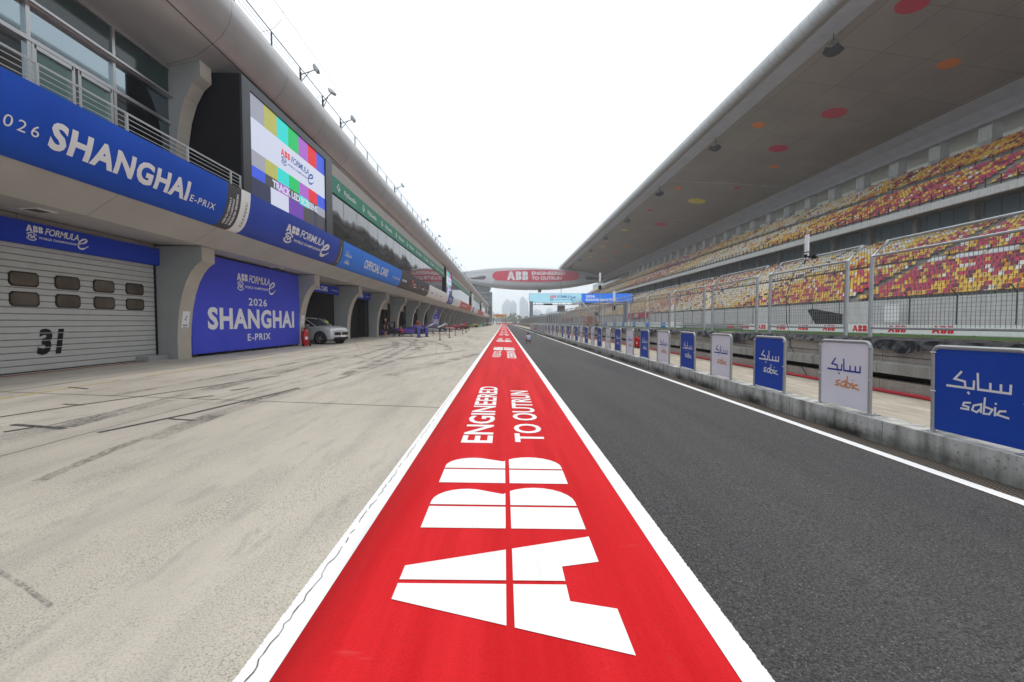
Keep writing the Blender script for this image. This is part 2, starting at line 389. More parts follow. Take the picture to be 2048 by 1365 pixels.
def abb(mb, x0, x1, y0, y1, fm, m=0, slices=None):
    for q in ABB:
        put(mb, [(x0 + (x1 - x0)*x, y0 + (y1 - y0)*y) for x, y in q], [tuple(range(len(q)))], fm, m, slices)
def stroke(mb, pts, w, fm, m=0, slices=None):
    L, R_ = [], []; n = len(pts); ws = w if isinstance(w, (list, tuple)) else [w]*n
    for k in range(n):
        a = Vector(pts[max(k - 1, 0)]); b = Vector(pts[k]); c = Vector(pts[min(k + 1, n - 1)])
        d1 = (b - a).normalized() if k else (c - b).normalized(); d2 = (c - b).normalized() if k < n - 1 else d1
        t = (d1 + d2); t = t.normalized() if t.length > 1e-4 else d1
        nrm = Vector((-t.y, t.x)); sc = min(2.0, 1/max(.35, abs(nrm.dot(Vector((-d1.y, d1.x)))))); h = nrm*(ws[k]/2*sc)
        L.append(tuple(b + h)); R_.append(tuple(b - h))
    V = L + R_; put(mb, V, [(k, k + 1, n + k + 1, n + k) for k in range(n - 1)], fm, m, slices)
E_PTS = [(.10, .42), (.55, .58), (.86, .82), (.80, .98), (.58, .95), (.30, .68), (.16, .34), (.24, .08), (.48, .03), (.78, .20), (1.0, .40)]
def smooth_pts(P, n=4):
    out = []
    for k in range(len(P) - 1):
        p0, p1, p2, p3 = P[max(k - 1, 0)], P[k], P[k + 1], P[min(k + 2, len(P) - 1)]
        for j in range(n):
            t = j/n
            out.append(tuple(.5*((2*p1[i]) + (-p0[i] + p2[i])*t + (2*p0[i] - 5*p1[i] + 4*p2[i] - p3[i])*t*t + (-p0[i] + 3*p1[i] - 3*p2[i] + p3[i])*t**3) for i in (0, 1)))
    return out + [P[-1]]
def logo_fe(mb, x0, x1, y0, y1, fm, m=0, mr=None, slices=None):     # championship logo lock-up in a box
    mr = m if mr is None else mr; w = x1 - x0; h = y1 - y0; X = lambda a: x0 + a*w; Y = lambda a: y0 + a*h
    abb(mb, X(0), X(.25), Y(.56), Y(.97), fm, mr, slices)
    text(mb, 'FORMULA', X(.275), X(.83), Y(.52), Y(.97), fm, m, .012, .3, .92, slices)
    stroke(mb, [(X(.78 + .22*a), Y(.0 + .74*b)) for a, b in smooth_pts(E_PTS)], [.016*w]*5 + [.027*w]*30 + [.012*w]*6, fm, m, slices)
    text(mb, 'FIA', X(.02), X(.135), Y(.14), Y(.40), fm, m, .03, .15, 1, slices)
    for r in (0, 1): stroke(mb, [(X(.078 + .078*cos(t)), Y(.27 + .24*sin(t))) for t in [radians(a) for a in range(20 + 180*r, 170 + 180*r, 15)]], .012*w, fm, m, slices)
    text(mb, 'WORLD CHAMPIONSHIP', X(.18), X(.79), Y(.18), Y(.33), fm, m, .015, 0, 1, slices)
def sabic(mb, x0, w, yb, fm, m1=0, m2=0):                            # yb: height of the base line of the upper word
    T = lambda P: [(x0 + a*w, yb + b*w) for a, b in P]; t = .036*w
    for P in ([(.26, .26), (.14, .125), (.31, .10), (.32, .0)], [(0, 0), (.45, 0), (.455, .135)], [(.51, .26), (.52, 0), (.98, 0), (.985, .135)],
              [(.70, 0), (.70, .125)], [(.85, 0), (.85, .125)], [(.355, -.06), (.385, -.095)]): stroke(mb, T(P), t, fm, m1)
    for P in ([(.41, -.23), (.30, -.245), (.285, -.29), (.375, -.305), (.37, -.345), (.24, -.345)], [(.565, -.365), (.57, -.225), (.455, -.265), (.43, -.34), (.50, -.365), (.565, -.30)],
              [(.625, -.11), (.605, -.365), (.69, -.36), (.735, -.28), (.62, -.255)], [(.775, -.235), (.77, -.375)], [(.775, -.17), (.79, -.195)],
              [(.93, -.27), (.84, -.285), (.80, -.345), (.97, -.37)]): stroke(mb, T(P), t*.85, fm, m2)
def FL(a): return lambda s, t: (-a, s, t)             # a wall on the left, read along +Y
def FR(x): return lambda s, t: (x, -s, t)             # a wall on the right, read along -Y  (s = -Y)
def FF(y): return lambda s, t: (s, y, t)              # facing the camera
def FG(eps): return lambda s, t: (-t, s, G(-t) + eps) # on the ground, read away from the camera
def FGR(eps): return lambda s, t: (t, -s, G(t) + eps)

# ------------------------------------------------------------------ the setting
YN, YF = -14., 420.
def slab(name, x0, x1, m, dz=0, y0=YN, y1=YF, kind='structure'):
    b = MB(); b.quad((x0, y0, G(x0) + dz), (x1, y0, G(x1) + dz), (x1, y1, G(x1) + dz), (x0, y1, G(x0) + dz)); o = b.build(name, m); o['kind'] = kind; return o
b = MB(); b.quad((-870, -55, -.45), (870, -55, -.45), (870, 2570, -.45), (-870, 2570, -.45)); gnd = b.build('ground', M('far_ground', (.16, .17, .13), .95, var=.3, vs=.05)); gnd['kind'] = 'structure'
apron = slab('pit_apron', -34, -1.0, 'apron'); lane = slab('pit_lane_road', -1.0, 5.3, 'asphalt')
strip = slab('painted_strip', -1.04, 1.08, 'red', .004); 
b = MB()
for x0, x1 in ((-1.19, -1.03), (1.07, 1.222), (4.795, 4.953)):
    b.quad((x0, YN, G(x0) + .008), (x1, YN, G(x1) + .008), (x1, YF, G(x1) + .008), (x0, YF, G(x0) + .008))
lines = b.build('lane_line', 'white_line'); lines['kind'] = 'structure'
dr = slab('drain_cover', 4.953, 5.29, 'grate', .004)
# painted words on the strip: every second set faces the other way
b = MB()
for k in range(8):
    y = 2.12 + 35.3*k
    abb(b, y, y + 3.21, -.635, .645, FG(.008)); text(b, 'ENGINEERED', y + 3.83, y + 9.1, .15, .576, FG(.008), 0, .02); text(b, 'TO OUTRUN', y + 3.9, y + 8.5, -.56, -.145, FG(.008), 0, .02)
    y = 29.4 + 35.3*k
    abb(b, -y, -y + 3.21, -.635, .645, FGR(.008)); text(b, 'ENGINEERED', -y + 3.83, -y + 9.1, .15, .576, FGR(.008), 0, .02); text(b, 'TO OUTRUN', -y + 3.9, -y + 8.5, -.56, -.145, FGR(.008), 0, .02)
b.build('lettering', 'white_line', strip)
# apron seams, cracks, rubber and worn yellow line
b = MB()
def gribbon(b, pts, w, dz, m=0):
    n_ = len(pts)
    for k in range(n_ - 1):
        p, q = Vector(pts[k]), Vector(pts[k + 1]); d = (q - p).normalized(); h = Vector((-d.y, d.x))*w/2
        b.quad(*[(v.x, v.y, G(v.x) + dz) for v in (p - h, q - h, q + h, p + h)], m=m)
for y, sl_ in ((9.2, -.09), (19.6, -.09), (1.2, -.09), (33, -.09), (48, -.09)): gribbon(b, [(-12.6, y + .35), (-1.2, y - .8)], .022, .004)
gribbon(b, [(-10.1, YN), (-10.1, 240)], .025, .004); gribbon(b, [(-5.6, YN), (-5.6, 200)], .012, .0035)
cr = []; x = -1.135; y = 1.5
while y < 14: cr.append((x + random.uniform(-.012, .012), y)); y += random.uniform(.03, .08)
for k in range(len(cr) - 1):
    if random.random() < .8: gribbon(b, cr[k:k + 2], random.uniform(.003, .007), .012)
b.build('joint', 'seam', apron)
b = MB()
def arc(x, y, h, L, kap, w):
    P = []; t = 0
    while t < L: P.append((x, y)); x += sin(h)*.5; y += cos(h)*.5; h += kap*.5; t += .5
    gribbon(b, P, w, .005)
MK = [([(-6.31, 5.76), (-6.32, 6.17), (-6.21, 6.47), (-6.27, 7.3), (-6.33, 7.84), (-6.39, 8.8), (-6.42, 10.2), (-6.44, 12.1), (-6.9, 19)], .30), ([(-6.5, 5.8), (-6.45, 7.3), (-6.6, 10), (-6.9, 15)], .10), ([(-4.44, 4.36), (-4.5, 4.68), (-4.55, 4.97), (-4.64, 5.42), (-4.67, 5.77), (-4.7, 6.22), (-4.77, 6.8), (-4.81, 7.41), (-4.82, 8.67), (-4.61, 10.3), (-4.44, 11.6), (-4.3, 17), (-4.6, 26)], .13),
      ([(-4.52, 5.9), (-4.6, 6.8), (-4.66, 7.5), (-4.66, 8.7)], .22), ([(-5.3, 8.2), (-5.2, 12), (-5.4, 18), (-6.2, 27)], .16), ([(-4.6, 13), (-5.0, 20), (-6.0, 30), (-7.8, 41)], .3), ([(-7.7, 9), (-7.5, 15), (-7.6, 24)], .2)]
for P, w in MK: gribbon(b, P, w, .005)
gribbon(b, [(-3.5, 3.02), (-3.11, 2.8), (-2.75, 2.62), (-2.46, 2.46)], .03, .005)
for k in range(26): arc(-random.uniform(2.2, 8.5), random.uniform(13, 56), random.uniform(-.35, .2), random.uniform(5, 16), random.uniform(-.05, .07), random.choice((.06, .1, .3, .45)))
for k in range(12): arc(-random.uniform(3.5, 7.5), random.uniform(17, 36), random.uniform(-1.0, .2), random.uniform(4, 9), random.choice((-.18, -.1, .12, .2)), .13)
b.build('rubber_mark', 'skid', apron)
b = MB()
for P, w in (([(-5.49, 6.2), (-5.39, 6.56), (-5.13, 7.59), (-4.94, 8.88), (-4.71, 10.5)], .075), ([(-6.69, 6.15), (-6.58, 6.42)], .07), ([(-7.02, 6.57), (-6.64, 6.5), (-6.13, 6.39)], .09), ([(-7.79, 8.13), (-7.39, 8.07)], .06), ([(-9.49, 10.04), (-8.9, 9.84)], .07), ([(-6.11, 8.88), (-5.88, 9.27)], .07), ([(-5.94, 9.94), (-5.8, 10.41)], .07), ([(-7.7, 7.03), (-7.45, 8.09), (-7.2, 8.89), (-6.76, 10.53), (-6.21, 12.7)], .05), ([(-5.2, 7.1), (-4.75, 7.02)], .05)): gribbon(b, P, w, .006)
b.build('dark_tape', M('floor_tape', (.10, .098, .09), .7, var=.5, vs=9), apron)
b = MB()
for k in range(60): gribbon(b, [(-9.35, -4 + 4*k), (-9.35, -4 + 4*k + 3.2)], .11, .0045)
gribbon(b, [(-12.45, 2), (-12.45, 16.8)], .13, .006, 1)
b.build('painted_line', ['yellowline', M('red_floor_line', (.3, .03, .03), .7)], apron)
# kerb, walkway, track, verge
b = MB(); b.prism([(5.287, -.2), (5.287, .225), (5.60, .225), (5.60, -.2)], YN, 300); kerb = b.build('kerb', 'kerb'); kerb['kind'] = 'structure'
b = MB(); b.quad((5.6, YN, .222), (7.9, YN, .215), (7.9, 300, .215), (5.6, 300, .222)); walk = b.build('pit_wall_walkway', 'walk'); walk['kind'] = 'structure'
b = MB(); b.quad((8.0, YN, .22), (27, YN, .34), (27, 900, .34), (8.0, 900, .22)); tr_ = b.build('race_track_road', 'track'); tr_['kind'] = 'structure'
b = MB(); b.quad((27, YN, .36), (33.4, YN, .62), (33.4, 900, .62), (27, 900, .36)); vg = b.build('green_verge', 'turf'); vg['kind'] = 'structure'
b = MB(); b.quad((33.4, YN, .58), (41, YN, .6), (41, 900, .6), (33.4, 900, .58)); vg2 = b.build('stand_apron', 'terrace'); vg2['kind'] = 'structure'

# ------------------------------------------------------------------ pit wall
pw = thing('pit_wall', 'long low concrete pit wall with a projecting ledge beside the walkway', 'wall', (7.6, 0, .22))
b = MB(); b.prism([(7.57, .2), (7.57, .47), (7.78, .47), (7.78, .60), (8.1, .60), (8.1, .2)], YN, 300, ms=[0, 0, 1, 0, 0, 0]); b.build('wall_base', ['pitwall', 'black'], pw)  # recess face in black, the shade under the ledge put into colour
b = MB(); b.prism([(7.50, .60), (7.50, .80), (7.60, .83), (8.1, .83), (8.1, .60)], YN, 300); b.build('ledge', 'pitledge', pw)
b = MB(); b.prism([(7.62, .832), (7.62, 1.285), (8.0, 1.285), (8.0, .832)], YN, 300)
for z in (.93, 1.2): b.box(7.608, 7.622, YN, 300, z, z + .012, 1)
b.build('upper_panel', ['pitwall', 'seam'], pw)
b = MB(); b.tube([(7.52, YN, .25), (7.52, 300, .25)], .035, 6); b.build('kick_pipe', M('red_pipe', (.5, .05, .06), .5), pw)
# torn black sheet draped over the wall
def drape(y0, y1, lo, hi, seed):
    rnd = random.Random(seed); b = MB(); ny = int((y1 - y0)/.05); rows = []; ph = [rnd.uniform(0, 6.3) for _ in range(8)]
    for j in range(ny + 1):
        y = y0 + (y1 - y0)*j/ny; q = .5 + .25*sin(y*1.7 + ph[0]) + .15*sin(y*3.9 + ph[1]) + .10*sin(y*9.1 + ph[2]); L = lo + (hi - lo)*max(0, min(1, q)); r = []
        fold = .5*sin(y*11 + ph[3] + sin(y*3)) + .3*sin(y*23 + ph[4]) + .2*sin(y*41 + ph[5])
        for i in range(9):
            if i < 3: x = 8.02 - .19*i; z = 1.303 + .012*(1 + sin(y*7 + i*2 + ph[6]))*.7
            else:
                t = (i - 2)/6; f2 = sin(y*11 + ph[3] + t*2.5 + sin(y*3)); x = 7.605 - .03*t - .035*t*(1 + fold) - .02*t*f2; z = 1.305 - L*t
            r.append((x, y + .03*sin(t_ if (t_ := i*1.1 + y*5) else 0), z))
        rows.append(r)
    for j in range(ny):
        for i in range(8): b.quad(rows[j][i], rows[j][i + 1], rows[j + 1][i + 1], rows[j + 1][i])
    return b
k = 0
for y0, y1, lo, hi in ((3, 5.6, .12, .2), (5.6, 9.5, .10, .30), (9.6, 12.4, .08, .16), (12.5, 15, .16, .38), (16, 21, .1, .25), (22, 26.5, .15, .4), (28, 40, .1, .35), (42, 60, .1, .3), (63, 90, .1, .3)):
    k += 1; o = drape(y0, y1, lo, hi, k).build('plastic_sheet', 'plastic', smooth=True)
    tag(o, f'crumpled black plastic sheet hung over the pit wall top, {ordinal(k)} piece from the nearest', 'plastic sheet', 'black sheets on the pit wall')

# ------------------------------------------------------------------ sponsor boards on the kerb
def make_board(blue, far=False):
    r = thing('sponsor_board', 'x', 'sign board'); W_, H_ = 1.08, 1.075; e = .021
    b = MB(); P = []                                  # rounded tube frame, board lies in the Y-Z plane
    c = .09; pts = [(-W_/2, .02), (-W_/2, H_ - c)] + [(-W_/2 + c - c*cos(t), H_ - c + c*sin(t)) for t in (pi/6, pi/3, pi/2)] + [(W_/2 - c + c*sin(t), H_ - c + c*cos(t)) for t in (0, pi/6, pi/3, pi/2)] + [(W_/2, .02)]
    b.tube([(0, y, z) for y, z in pts], .028, 8); b.build('frame', 'boardrim', r, True, False)
    b = MB(); b.box(-.008, .008, -W_/2 + .02, W_/2 - .02, .035, H_ - .02); b.build('panel', 'boardblue' if blue else 'boardwhite', r, False, False)
    for s_ in (-1, 1):
        b = MB(); b.box(-.10, .12, s_*W_/2 - .06, s_*W_/2 + .06, 0, .008); b.tube([(0, s_*W_/2, .008), (0, s_*W_/2, .06)], .03, 8)
        for q in (-.07, .08): b.tube([(q, s_*W_/2, .008), (q, s_*W_/2, .02)], .012, 6)
        b.build('foot', 'steel', r, False, False)
    b = MB(); sabic(b, -.36, .726, .61, lambda s, t: (-.0115, -s, t), 0, 1); b.build('lettering', ['print', 'print'] if blue else ['inkblue', 'inkorange'], r, False, False)
    for s_ in (-1, 1):
        for z in (.52, H_ - .07): b = MB(); b.tube([(-.02, s_*(W_/2 - .05), z), (-.03, s_*(W_/2 - .01), z), (-.02, s_*(W_/2 + .02), z + .004)], .006, 5); b.build('tie', 'white', r, False, False)
    return r
proto = {True: make_board(True), False: make_board(False)}; used = set(); cnt = {True: 0, False: 0}
for n_ in range(44):
    bl = n_ % 2 == 0; cnt[bl] += 1
    r = proto[bl] if bl not in used else copy_tree(proto[bl]); used.add(bl)
    r.location = (5.44, 5.09 + 2.066*n_, .226); r.rotation_euler = (random.uniform(-.008, .008), random.uniform(-.02, .012), random.uniform(-.03, .03))
    tag(r, f"{'blue board with white' if bl else 'white board with blue and orange'} lettering on the kerb, {ordinal(cnt[bl])} {'blue' if bl else 'white'} one from the nearest", 'sign board', 'sponsor boards along the kerb')

# ------------------------------------------------------------------ debris fence panels on the pit wall
def make_fence(fine):
    r = thing('mesh_fence', 'x', 'fence'); L = 2.96; zb, z1, z2, xo = .0, 1.69, 2.02, .34
    for s_ in (0, L):
        b = MB(); b.tube([(0, s_, 0), (0, s_, z1), (xo, s_, z2)], .042, 8); b.box(-.09, .09, s_ - .09, s_ + .09, 0, .012); b.build('post', 'steel', r, False, False)
    b = MB()
    for x, z in ((0, z1), (xo, z2), (0, .20)): b.tube([(x, 0, z), (x, L, z)], .026, 6)
    b.build('rail', 'steel', r, False, False)
    b = MB(); w = .0028; st = .075 if fine else .15; w = w if fine else .004
    y = st
    while y < L - .02:
        b.box(-w, w, y - w, y + w, .2, z1); d = (z2 - z1)/xo
        b.quad((0, y - w, z1), (0, y + w, z1), (xo, y + w, z2), (xo, y - w, z2)); y += st
    z = .2 + st
    while z < z1: b.box(-w, w, 0, L, z - w, z + w); z += st
    for t in ((.25, .5, .75) if fine else (.5,)): b.box(xo*t - w, xo*t + w, 0, L, z1 + (z2 - z1)*t - w, z1 + (z2 - z1)*t + w)
    b.build('mesh_infill', 'wire', r, False, False); return r
pf = {True: make_fence(True), False: make_fence(False)}; used = set()
for k in range(61):
    fi = k < 22; r = pf[fi] if fi not in used else copy_tree(pf[fi]); used.add(fi)
    r.location = (7.7, 2.84 + 3.64*k, 1.287)
    tag(r, f'grey steel mesh fence panel with bent top on the pit wall, {ordinal(k + 1)} from the nearest', 'fence', 'fence panels along the pit wall')

# ------------------------------------------------------------------ guard rail, its banner, foam blocks
gr = thing('guard_rail', 'long grey steel guard rail between the verge and the grandstand wall', 'guard rail', (33.6, 60, .58))
b = MB()
for z in (.66, .94, 1.22): b.prism([(33.55, z), (33.47, z + .05), (33.55, z + .11), (33.47, z + .17), (33.55, z + .23), (33.58, z + .23), (33.58, z)], YN, 420)
b.build('rail', 'steel', gr)
for k in range(60):
    b = MB(); b.box(33.585, 33.72, 20 + 4*k - .06, 20 + 4*k + .06, .58, 1.45); b.build('post', 'darksteel', gr)
b = MB(); b.box(33.40, 33.44, 18, 63, .66, 1.44); bn = tag(b.build('track_banner', 'bwhite'), 'long white banner with red letters on the guard rail', 'banner')
b = MB()
for k in range(9): y = 33.2 + 4.05*k; abb(b, -(y + 1.75), -y, .76, 1.34, FR(33.39))
b.build('lettering', 'inkred', bn)
for k in range(24):
    b = MB(); y = 84 + 2.6*k; b.box(32.6, 33.3, y, y + 2.4, .6, 1.6); bl = k % 4 == 3
    o = b.build('barrier_block', 'azure' if bl else 'bwhite'); bv = o.modifiers.new('b', 'BEVEL'); bv.width = .12; bv.segments = 2
    tag(o, f"{'blue' if bl else 'white'} foam barrier block before the stand, {ordinal(k + 1)} of its row from the nearest", 'barrier block', 'barrier blocks along the verge')

# ------------------------------------------------------------------ pit building
BY0, BY1 = -9., 300.
pb = thing('pit_building', 'long pale pit garage building with curved concrete columns and a rolled metal roof edge', 'building', (-13, 20, 0))
FIN = [17.0 - 8.2*k for k in (3, 2, 1)] + [17.0] + [26.95 + 8.17*k for k in range(34)]; FT = .74
def arcp(c, r1, r2, a0, a1, n=10): return [(c[0] + r1*cos(radians(a0 + (a1 - a0)*k/n)), c[1] + r2*sin(radians(a0 + (a1 - a0)*k/n))) for k in range(n + 1)]
# column profile in (x, z): straight foot, front edge sweeping out to the cap
front = [(-12.05, .1), (-12.05, .9), (-12.02, 1.5), (-11.95, 2.1), (-11.83, 2.65), (-11.68, 3.1), (-11.5, 3.45), (-11.3, 3.7), (-11.08, 3.86), (-11.08, 4.40)]
prof = [(-13.0, .1)] + front + [(-13.0, 4.40)]
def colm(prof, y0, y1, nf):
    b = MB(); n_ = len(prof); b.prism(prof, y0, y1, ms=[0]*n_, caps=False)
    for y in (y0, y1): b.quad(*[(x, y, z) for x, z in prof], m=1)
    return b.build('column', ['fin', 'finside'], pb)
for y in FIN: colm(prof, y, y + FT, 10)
uf = [(-11.5, 5.9), (-11.5, 7.2), (-11.45, 8.0), (-11.32, 8.8), (-11.12, 9.45), (-10.85, 9.95), (-10.58, 10.2), (-10.58, 10.74)]
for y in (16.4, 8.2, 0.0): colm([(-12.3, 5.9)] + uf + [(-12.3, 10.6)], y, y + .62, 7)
# floor slab with soffit and rounded fascia
def fasc_a(z): return 10.1 - .6*sqrt(max(0, 1 - ((6.42 - z)/1.46)**2))
zs = [4.96 + 1.46*(1 - cos(t*pi/2/10)) for t in range(11)]
fp = [(-fasc_a(z) - .05, z) for z in zs]
b = MB(); b.prism([(-13.05, 4.47), (-11.0, 4.41)] + fp + [(-9.78, 6.42), (-9.78, 5.93), (-13.05, 5.9)], BY0, BY1); b.build('floor_slab', 'soffit', pb)
for y in range(0, 290, 12):
    b = MB(); y += 11.5; b.box(-11.95, -11.45, y, y + .5, 4.40, 4.425); b.box(-11.87, -11.53, y + .06, y + .44, 4.392, 4.402, 1); b.build('soffit_vent', ['white', 'seam'], pb)
# garage wall line, interiors and doors
b = MB(); b.box(-24, -23.8, BY0, BY1, .1, 4.5); b.box(-24, -13.02, BY0, BY1, 4.52, 4.6); b.build('garage_back', 'black', pb)
b = MB(); b.quad((-24, BY0, G(-24) + .006), (-12.9, BY0, G(-12.9) + .006), (-12.9, BY1, G(-12.9) + .006), (-24, BY1, G(-24) + .006)); b.build('garage_floor', M('garage_floor', (.10, .10, .10), .5), pb)
for k, y in enumerate(FIN):
    b = MB(); b.box(-23.8, -13.0, y + .2, y + .54, .2, 4.5); b.build('party_wall', M('party_wall', (.05, .05, .052), .7) if k == 0 else bpy.data.materials['party_wall'], pb)
    y1 = FIN[k + 1] if k + 1 < len(FIN) else y + 8.17
    b = MB(); b.box(-13.05, -12.82, y + FT, y1, 3.72, 4.45)
    if 6 <= k: b.box(-13.04, -12.83, y + FT, y1, 3.0, 3.73)
    if 5 <= k: b.box(-13.05, -12.80, y1 - 1.05, y1, .2, 3.72, 1); b.box(-12.98, -12.84, y + FT, y + FT + .22, .2, 3.72, 2); b.box(-13.6, -13.45, y + FT + 1.4, y1 - 1.1, .25, 2.6 + .5*(k % 2), 2); b.box(-13.3, -13.1, y + FT + .3, y + FT + 1.35, .25, 3.6, 3)
    b.build('garage_front', ['soffit', 'black', 'black', M('garage_screen_wall', (.2, .2, .2), .6) if k == 0 else bpy.data.materials['garage_screen_wall']], pb)
    if k <= 3 and k != 3:
        d = MB(); z = .27; zt = 3.74; ns = 20; st = (zt - z)/ns
        for j in range(ns): d.prism([(-12.82, z + j*st + .006), (-12.795, z + j*st + .02), (-12.795, z + (j + 1)*st - .02), (-12.82, z + (j + 1)*st - .006)], y + FT + .02, y1 - .06)
        d.box(-12.86, -12.812, y + FT, y1 - .06, .27, zt, 1)
        dr_ = d.build('garage_door', ['doorslat', M('door_groove', (.2, .205, .2), .6)], pb)
        w = MB(); w.box(-12.84, -12.76, y1 - .07, y1, .2, 3.74); w.box(-12.85, -12.77, y + FT, y1 - .07, .2, .27); w.build('door_track', 'black', dr_)
        for i in range(6):
            ya = y1 - 4.98 - 1.215*(i - 3) - .0
            for za in (2.03, 2.56):
                w = MB(); R_ = .07
                def rr(e): return [(ya + a, za + c) for a, c in [(R_ + e, e), (.77 - R_ - e, e), (.77 - e, R_ + e), (.77 - e, .39 - R_ - e), (.77 - R_ - e, .39 - e), (R_ + e, .39 - e), (e, .39 - R_ - e), (e, R_ + e)]]
                o_, i_ = rr(0), rr(.035)
                w.prism(o_, -12.80, -12.78, 0, axis='x'); w.prism(i_, -12.779, -12.774, 1, axis='x'); w.build('window', ['rubber', 'doorglass'], dr_)
        if k == 2:
            w = MB(); text(w, '31', 12.66, 13.46, .70, 1.43, FL(12.788), 0, .05, .18)
            for q in range(1, 4): w.box(-12.787, -12.784, 12.5, 13.6, .70 + .2*q, .715 + .2*q, 1)
            w.build('door_number', ['black', 'doorslat'], dr_)
b = MB(); b.box(-12.97, -12.35, 16.0, 16.95, .2, .42); b.build('plinth', 'finside', pb)
# upper storey, near end: glazed wall behind a balcony
gl = MB(); GX = 11.7
gl.box(-GX - .06, -GX, BY0, 16.5, 5.9, 10.5); gl.box(-GX + .001, -GX + .02, BY0, 16.5, 9.62, 10.36, 1); gw = gl.build('window_wall', ['glass2', 'spandrel'], pb)
for k in range(11):
    b = MB(); y = 16.6 - 2.48*k; b.box(-GX - .08, -GX + .07, y - .05, y + .05, 5.9, 10.5); b.build('mullion', 'alu', gw)
for z, h in ((8.5, .10), (9.40, .16), (6.95, .06), (10.36, .14)):
    b = MB(); b.box(-GX - .078, -GX + .09, BY0, 16.5, z, z + h); b.build('transom', 'alu', gw)
b = MB(); b.box(-GX + .09, -GX + .2, BY0, 16.5, 9.42, 9.46); b.build('shade_ledge', 'alu', gw)
for y in (11.62 + .12, 11.62 + 1.32):
    b = MB()
    for a in (y, y + 1.02): b.box(-GX + .005, -GX + .1, a - .045, a + .045, 5.95, 8.48)
    b.box(-GX + .005, -GX + .1, y, y + 1.02, 8.38, 8.48); b.box(-GX + .005, -GX + .1, y, y + 1.02, 5.95, 6.1)
    b.box(-GX + .002, -GX + .03, y + .045, y + .975, 6.1, 8.38, 1); b.tube([(-GX + .15, y + .9, 6.7), (-GX + .15, y + .9, 7.3)], .02, 6, 2)
    b.build('balcony_door', ['alu', 'tealglass', 'alu'], pb)
b = MB(); b.box(-14, -12.4, 17.0, 27, 5.9, 10.9); b.box(-12.4, -11.9, 17.02, 17.3, 5.9, 10.6); b.build('cavity_shade', 'black', pb)  # black blocks stand in for the shade of the deep cavity here
rl = MB(); RX = 9.66
for i in range(8): rl.tube([(-RX, BY0, 6.06 + i*.128), (-RX, 17.1, 6.06 + i*.128)], .011 if i < 7 else .028, 6)
for y in (17.08, 16.5, 14.3, 12.05, 9.8, 7.5, 5.2, 3, 1, -1.2): rl.box(-RX - .03, -RX + .02, y - .03, y + .03, 5.95, 6.95)
rl.build('balcony_railing', 'alu', pb)
# glazed boxes between screens
DIV = [(17.2, 25.95), (76.2, 85), (135.4, 144.2), (194.6, 203.4), (253.8, 262.6)]
segs = [(25.95, 76.2), (85, 135.4), (144.2, 194.6), (203.4, 253.8), (262.6, 300)]
for y0, y1 in segs:
    b = MB(); b.box(-10.1, -9.97, y0, y1, 6.0, 9.16); g_ = b.build('window_wall', 'glass', pb)
    b = MB(); k = 0
    while y0 + .3 + 2.55*k < y1: y = y0 + .3 + 2.55*k; b.box(-9.969, -9.962, y - .014, y + .014, 6.2, 9.14); k += 1
    b.box(-10.05, -9.90, y0, y0 + .12, 6.2, 9.14); b.build('mullion', 'darksteel', g_)
    b = MB(); b.box(-12.3, -9.96, y0, y1, 9.17, 10.86); b.build('header', 'soffit', pb)
# rolled roof
rp = [(-11.75, 10.42), (-10.58, 10.75), (-10.0, 11.17), (-9.68, 11.45), (-9.46, 11.8), (-9.34, 12.15), (-9.31, 12.5), (-9.4, 12.8), (-9.65, 13.0), (-10.2, 13.12), (-26, 14.2), (-26, 10.4)]
b = MB(); b.prism(rp, BY0, BY1); b.tube([(-10.0, BY0, 11.16), (-10.0, BY1, 11.16)], .02, 5, 1); b.build('roof', ['roofskin', 'seam'], pb, True)
b = MB(); b.box(-26, -24, BY0, BY1, .2, 10.4); b.box(-25, -13, BY1 - .3, BY1 - .01, .3, 10.5); b.build('rear_wall', 'soffit', pb)
b = MB()
for i in range(5): b.tube([(-9.9, BY0, 13.2 + i*.195), (-9.9, BY1, 13.2 + i*.195)], .008 if i < 4 else .022, 5)
y = 22.8 - 2.72*11; k = 0
while y < BY1: b.box(-9.925, -9.875, y - .02, y + .02, 12.95, 13.98); y += 2.72
b.build('roof_railing', 'darksteel', pb)
b = MB(); b.tube([(-9.0, BY0, 14.25), (-9.0, BY1, 14.25)], .009, 4)
y = -8
while y < BY1:
    b.tube([(-9.9, y, 13.4), (-9.4, y, 13.55), (-9.1, y, 13.85), (-9.0, y, 14.25)], .008, 4); y += 5.44
b.build('lightning_wire', 'wire', pb)
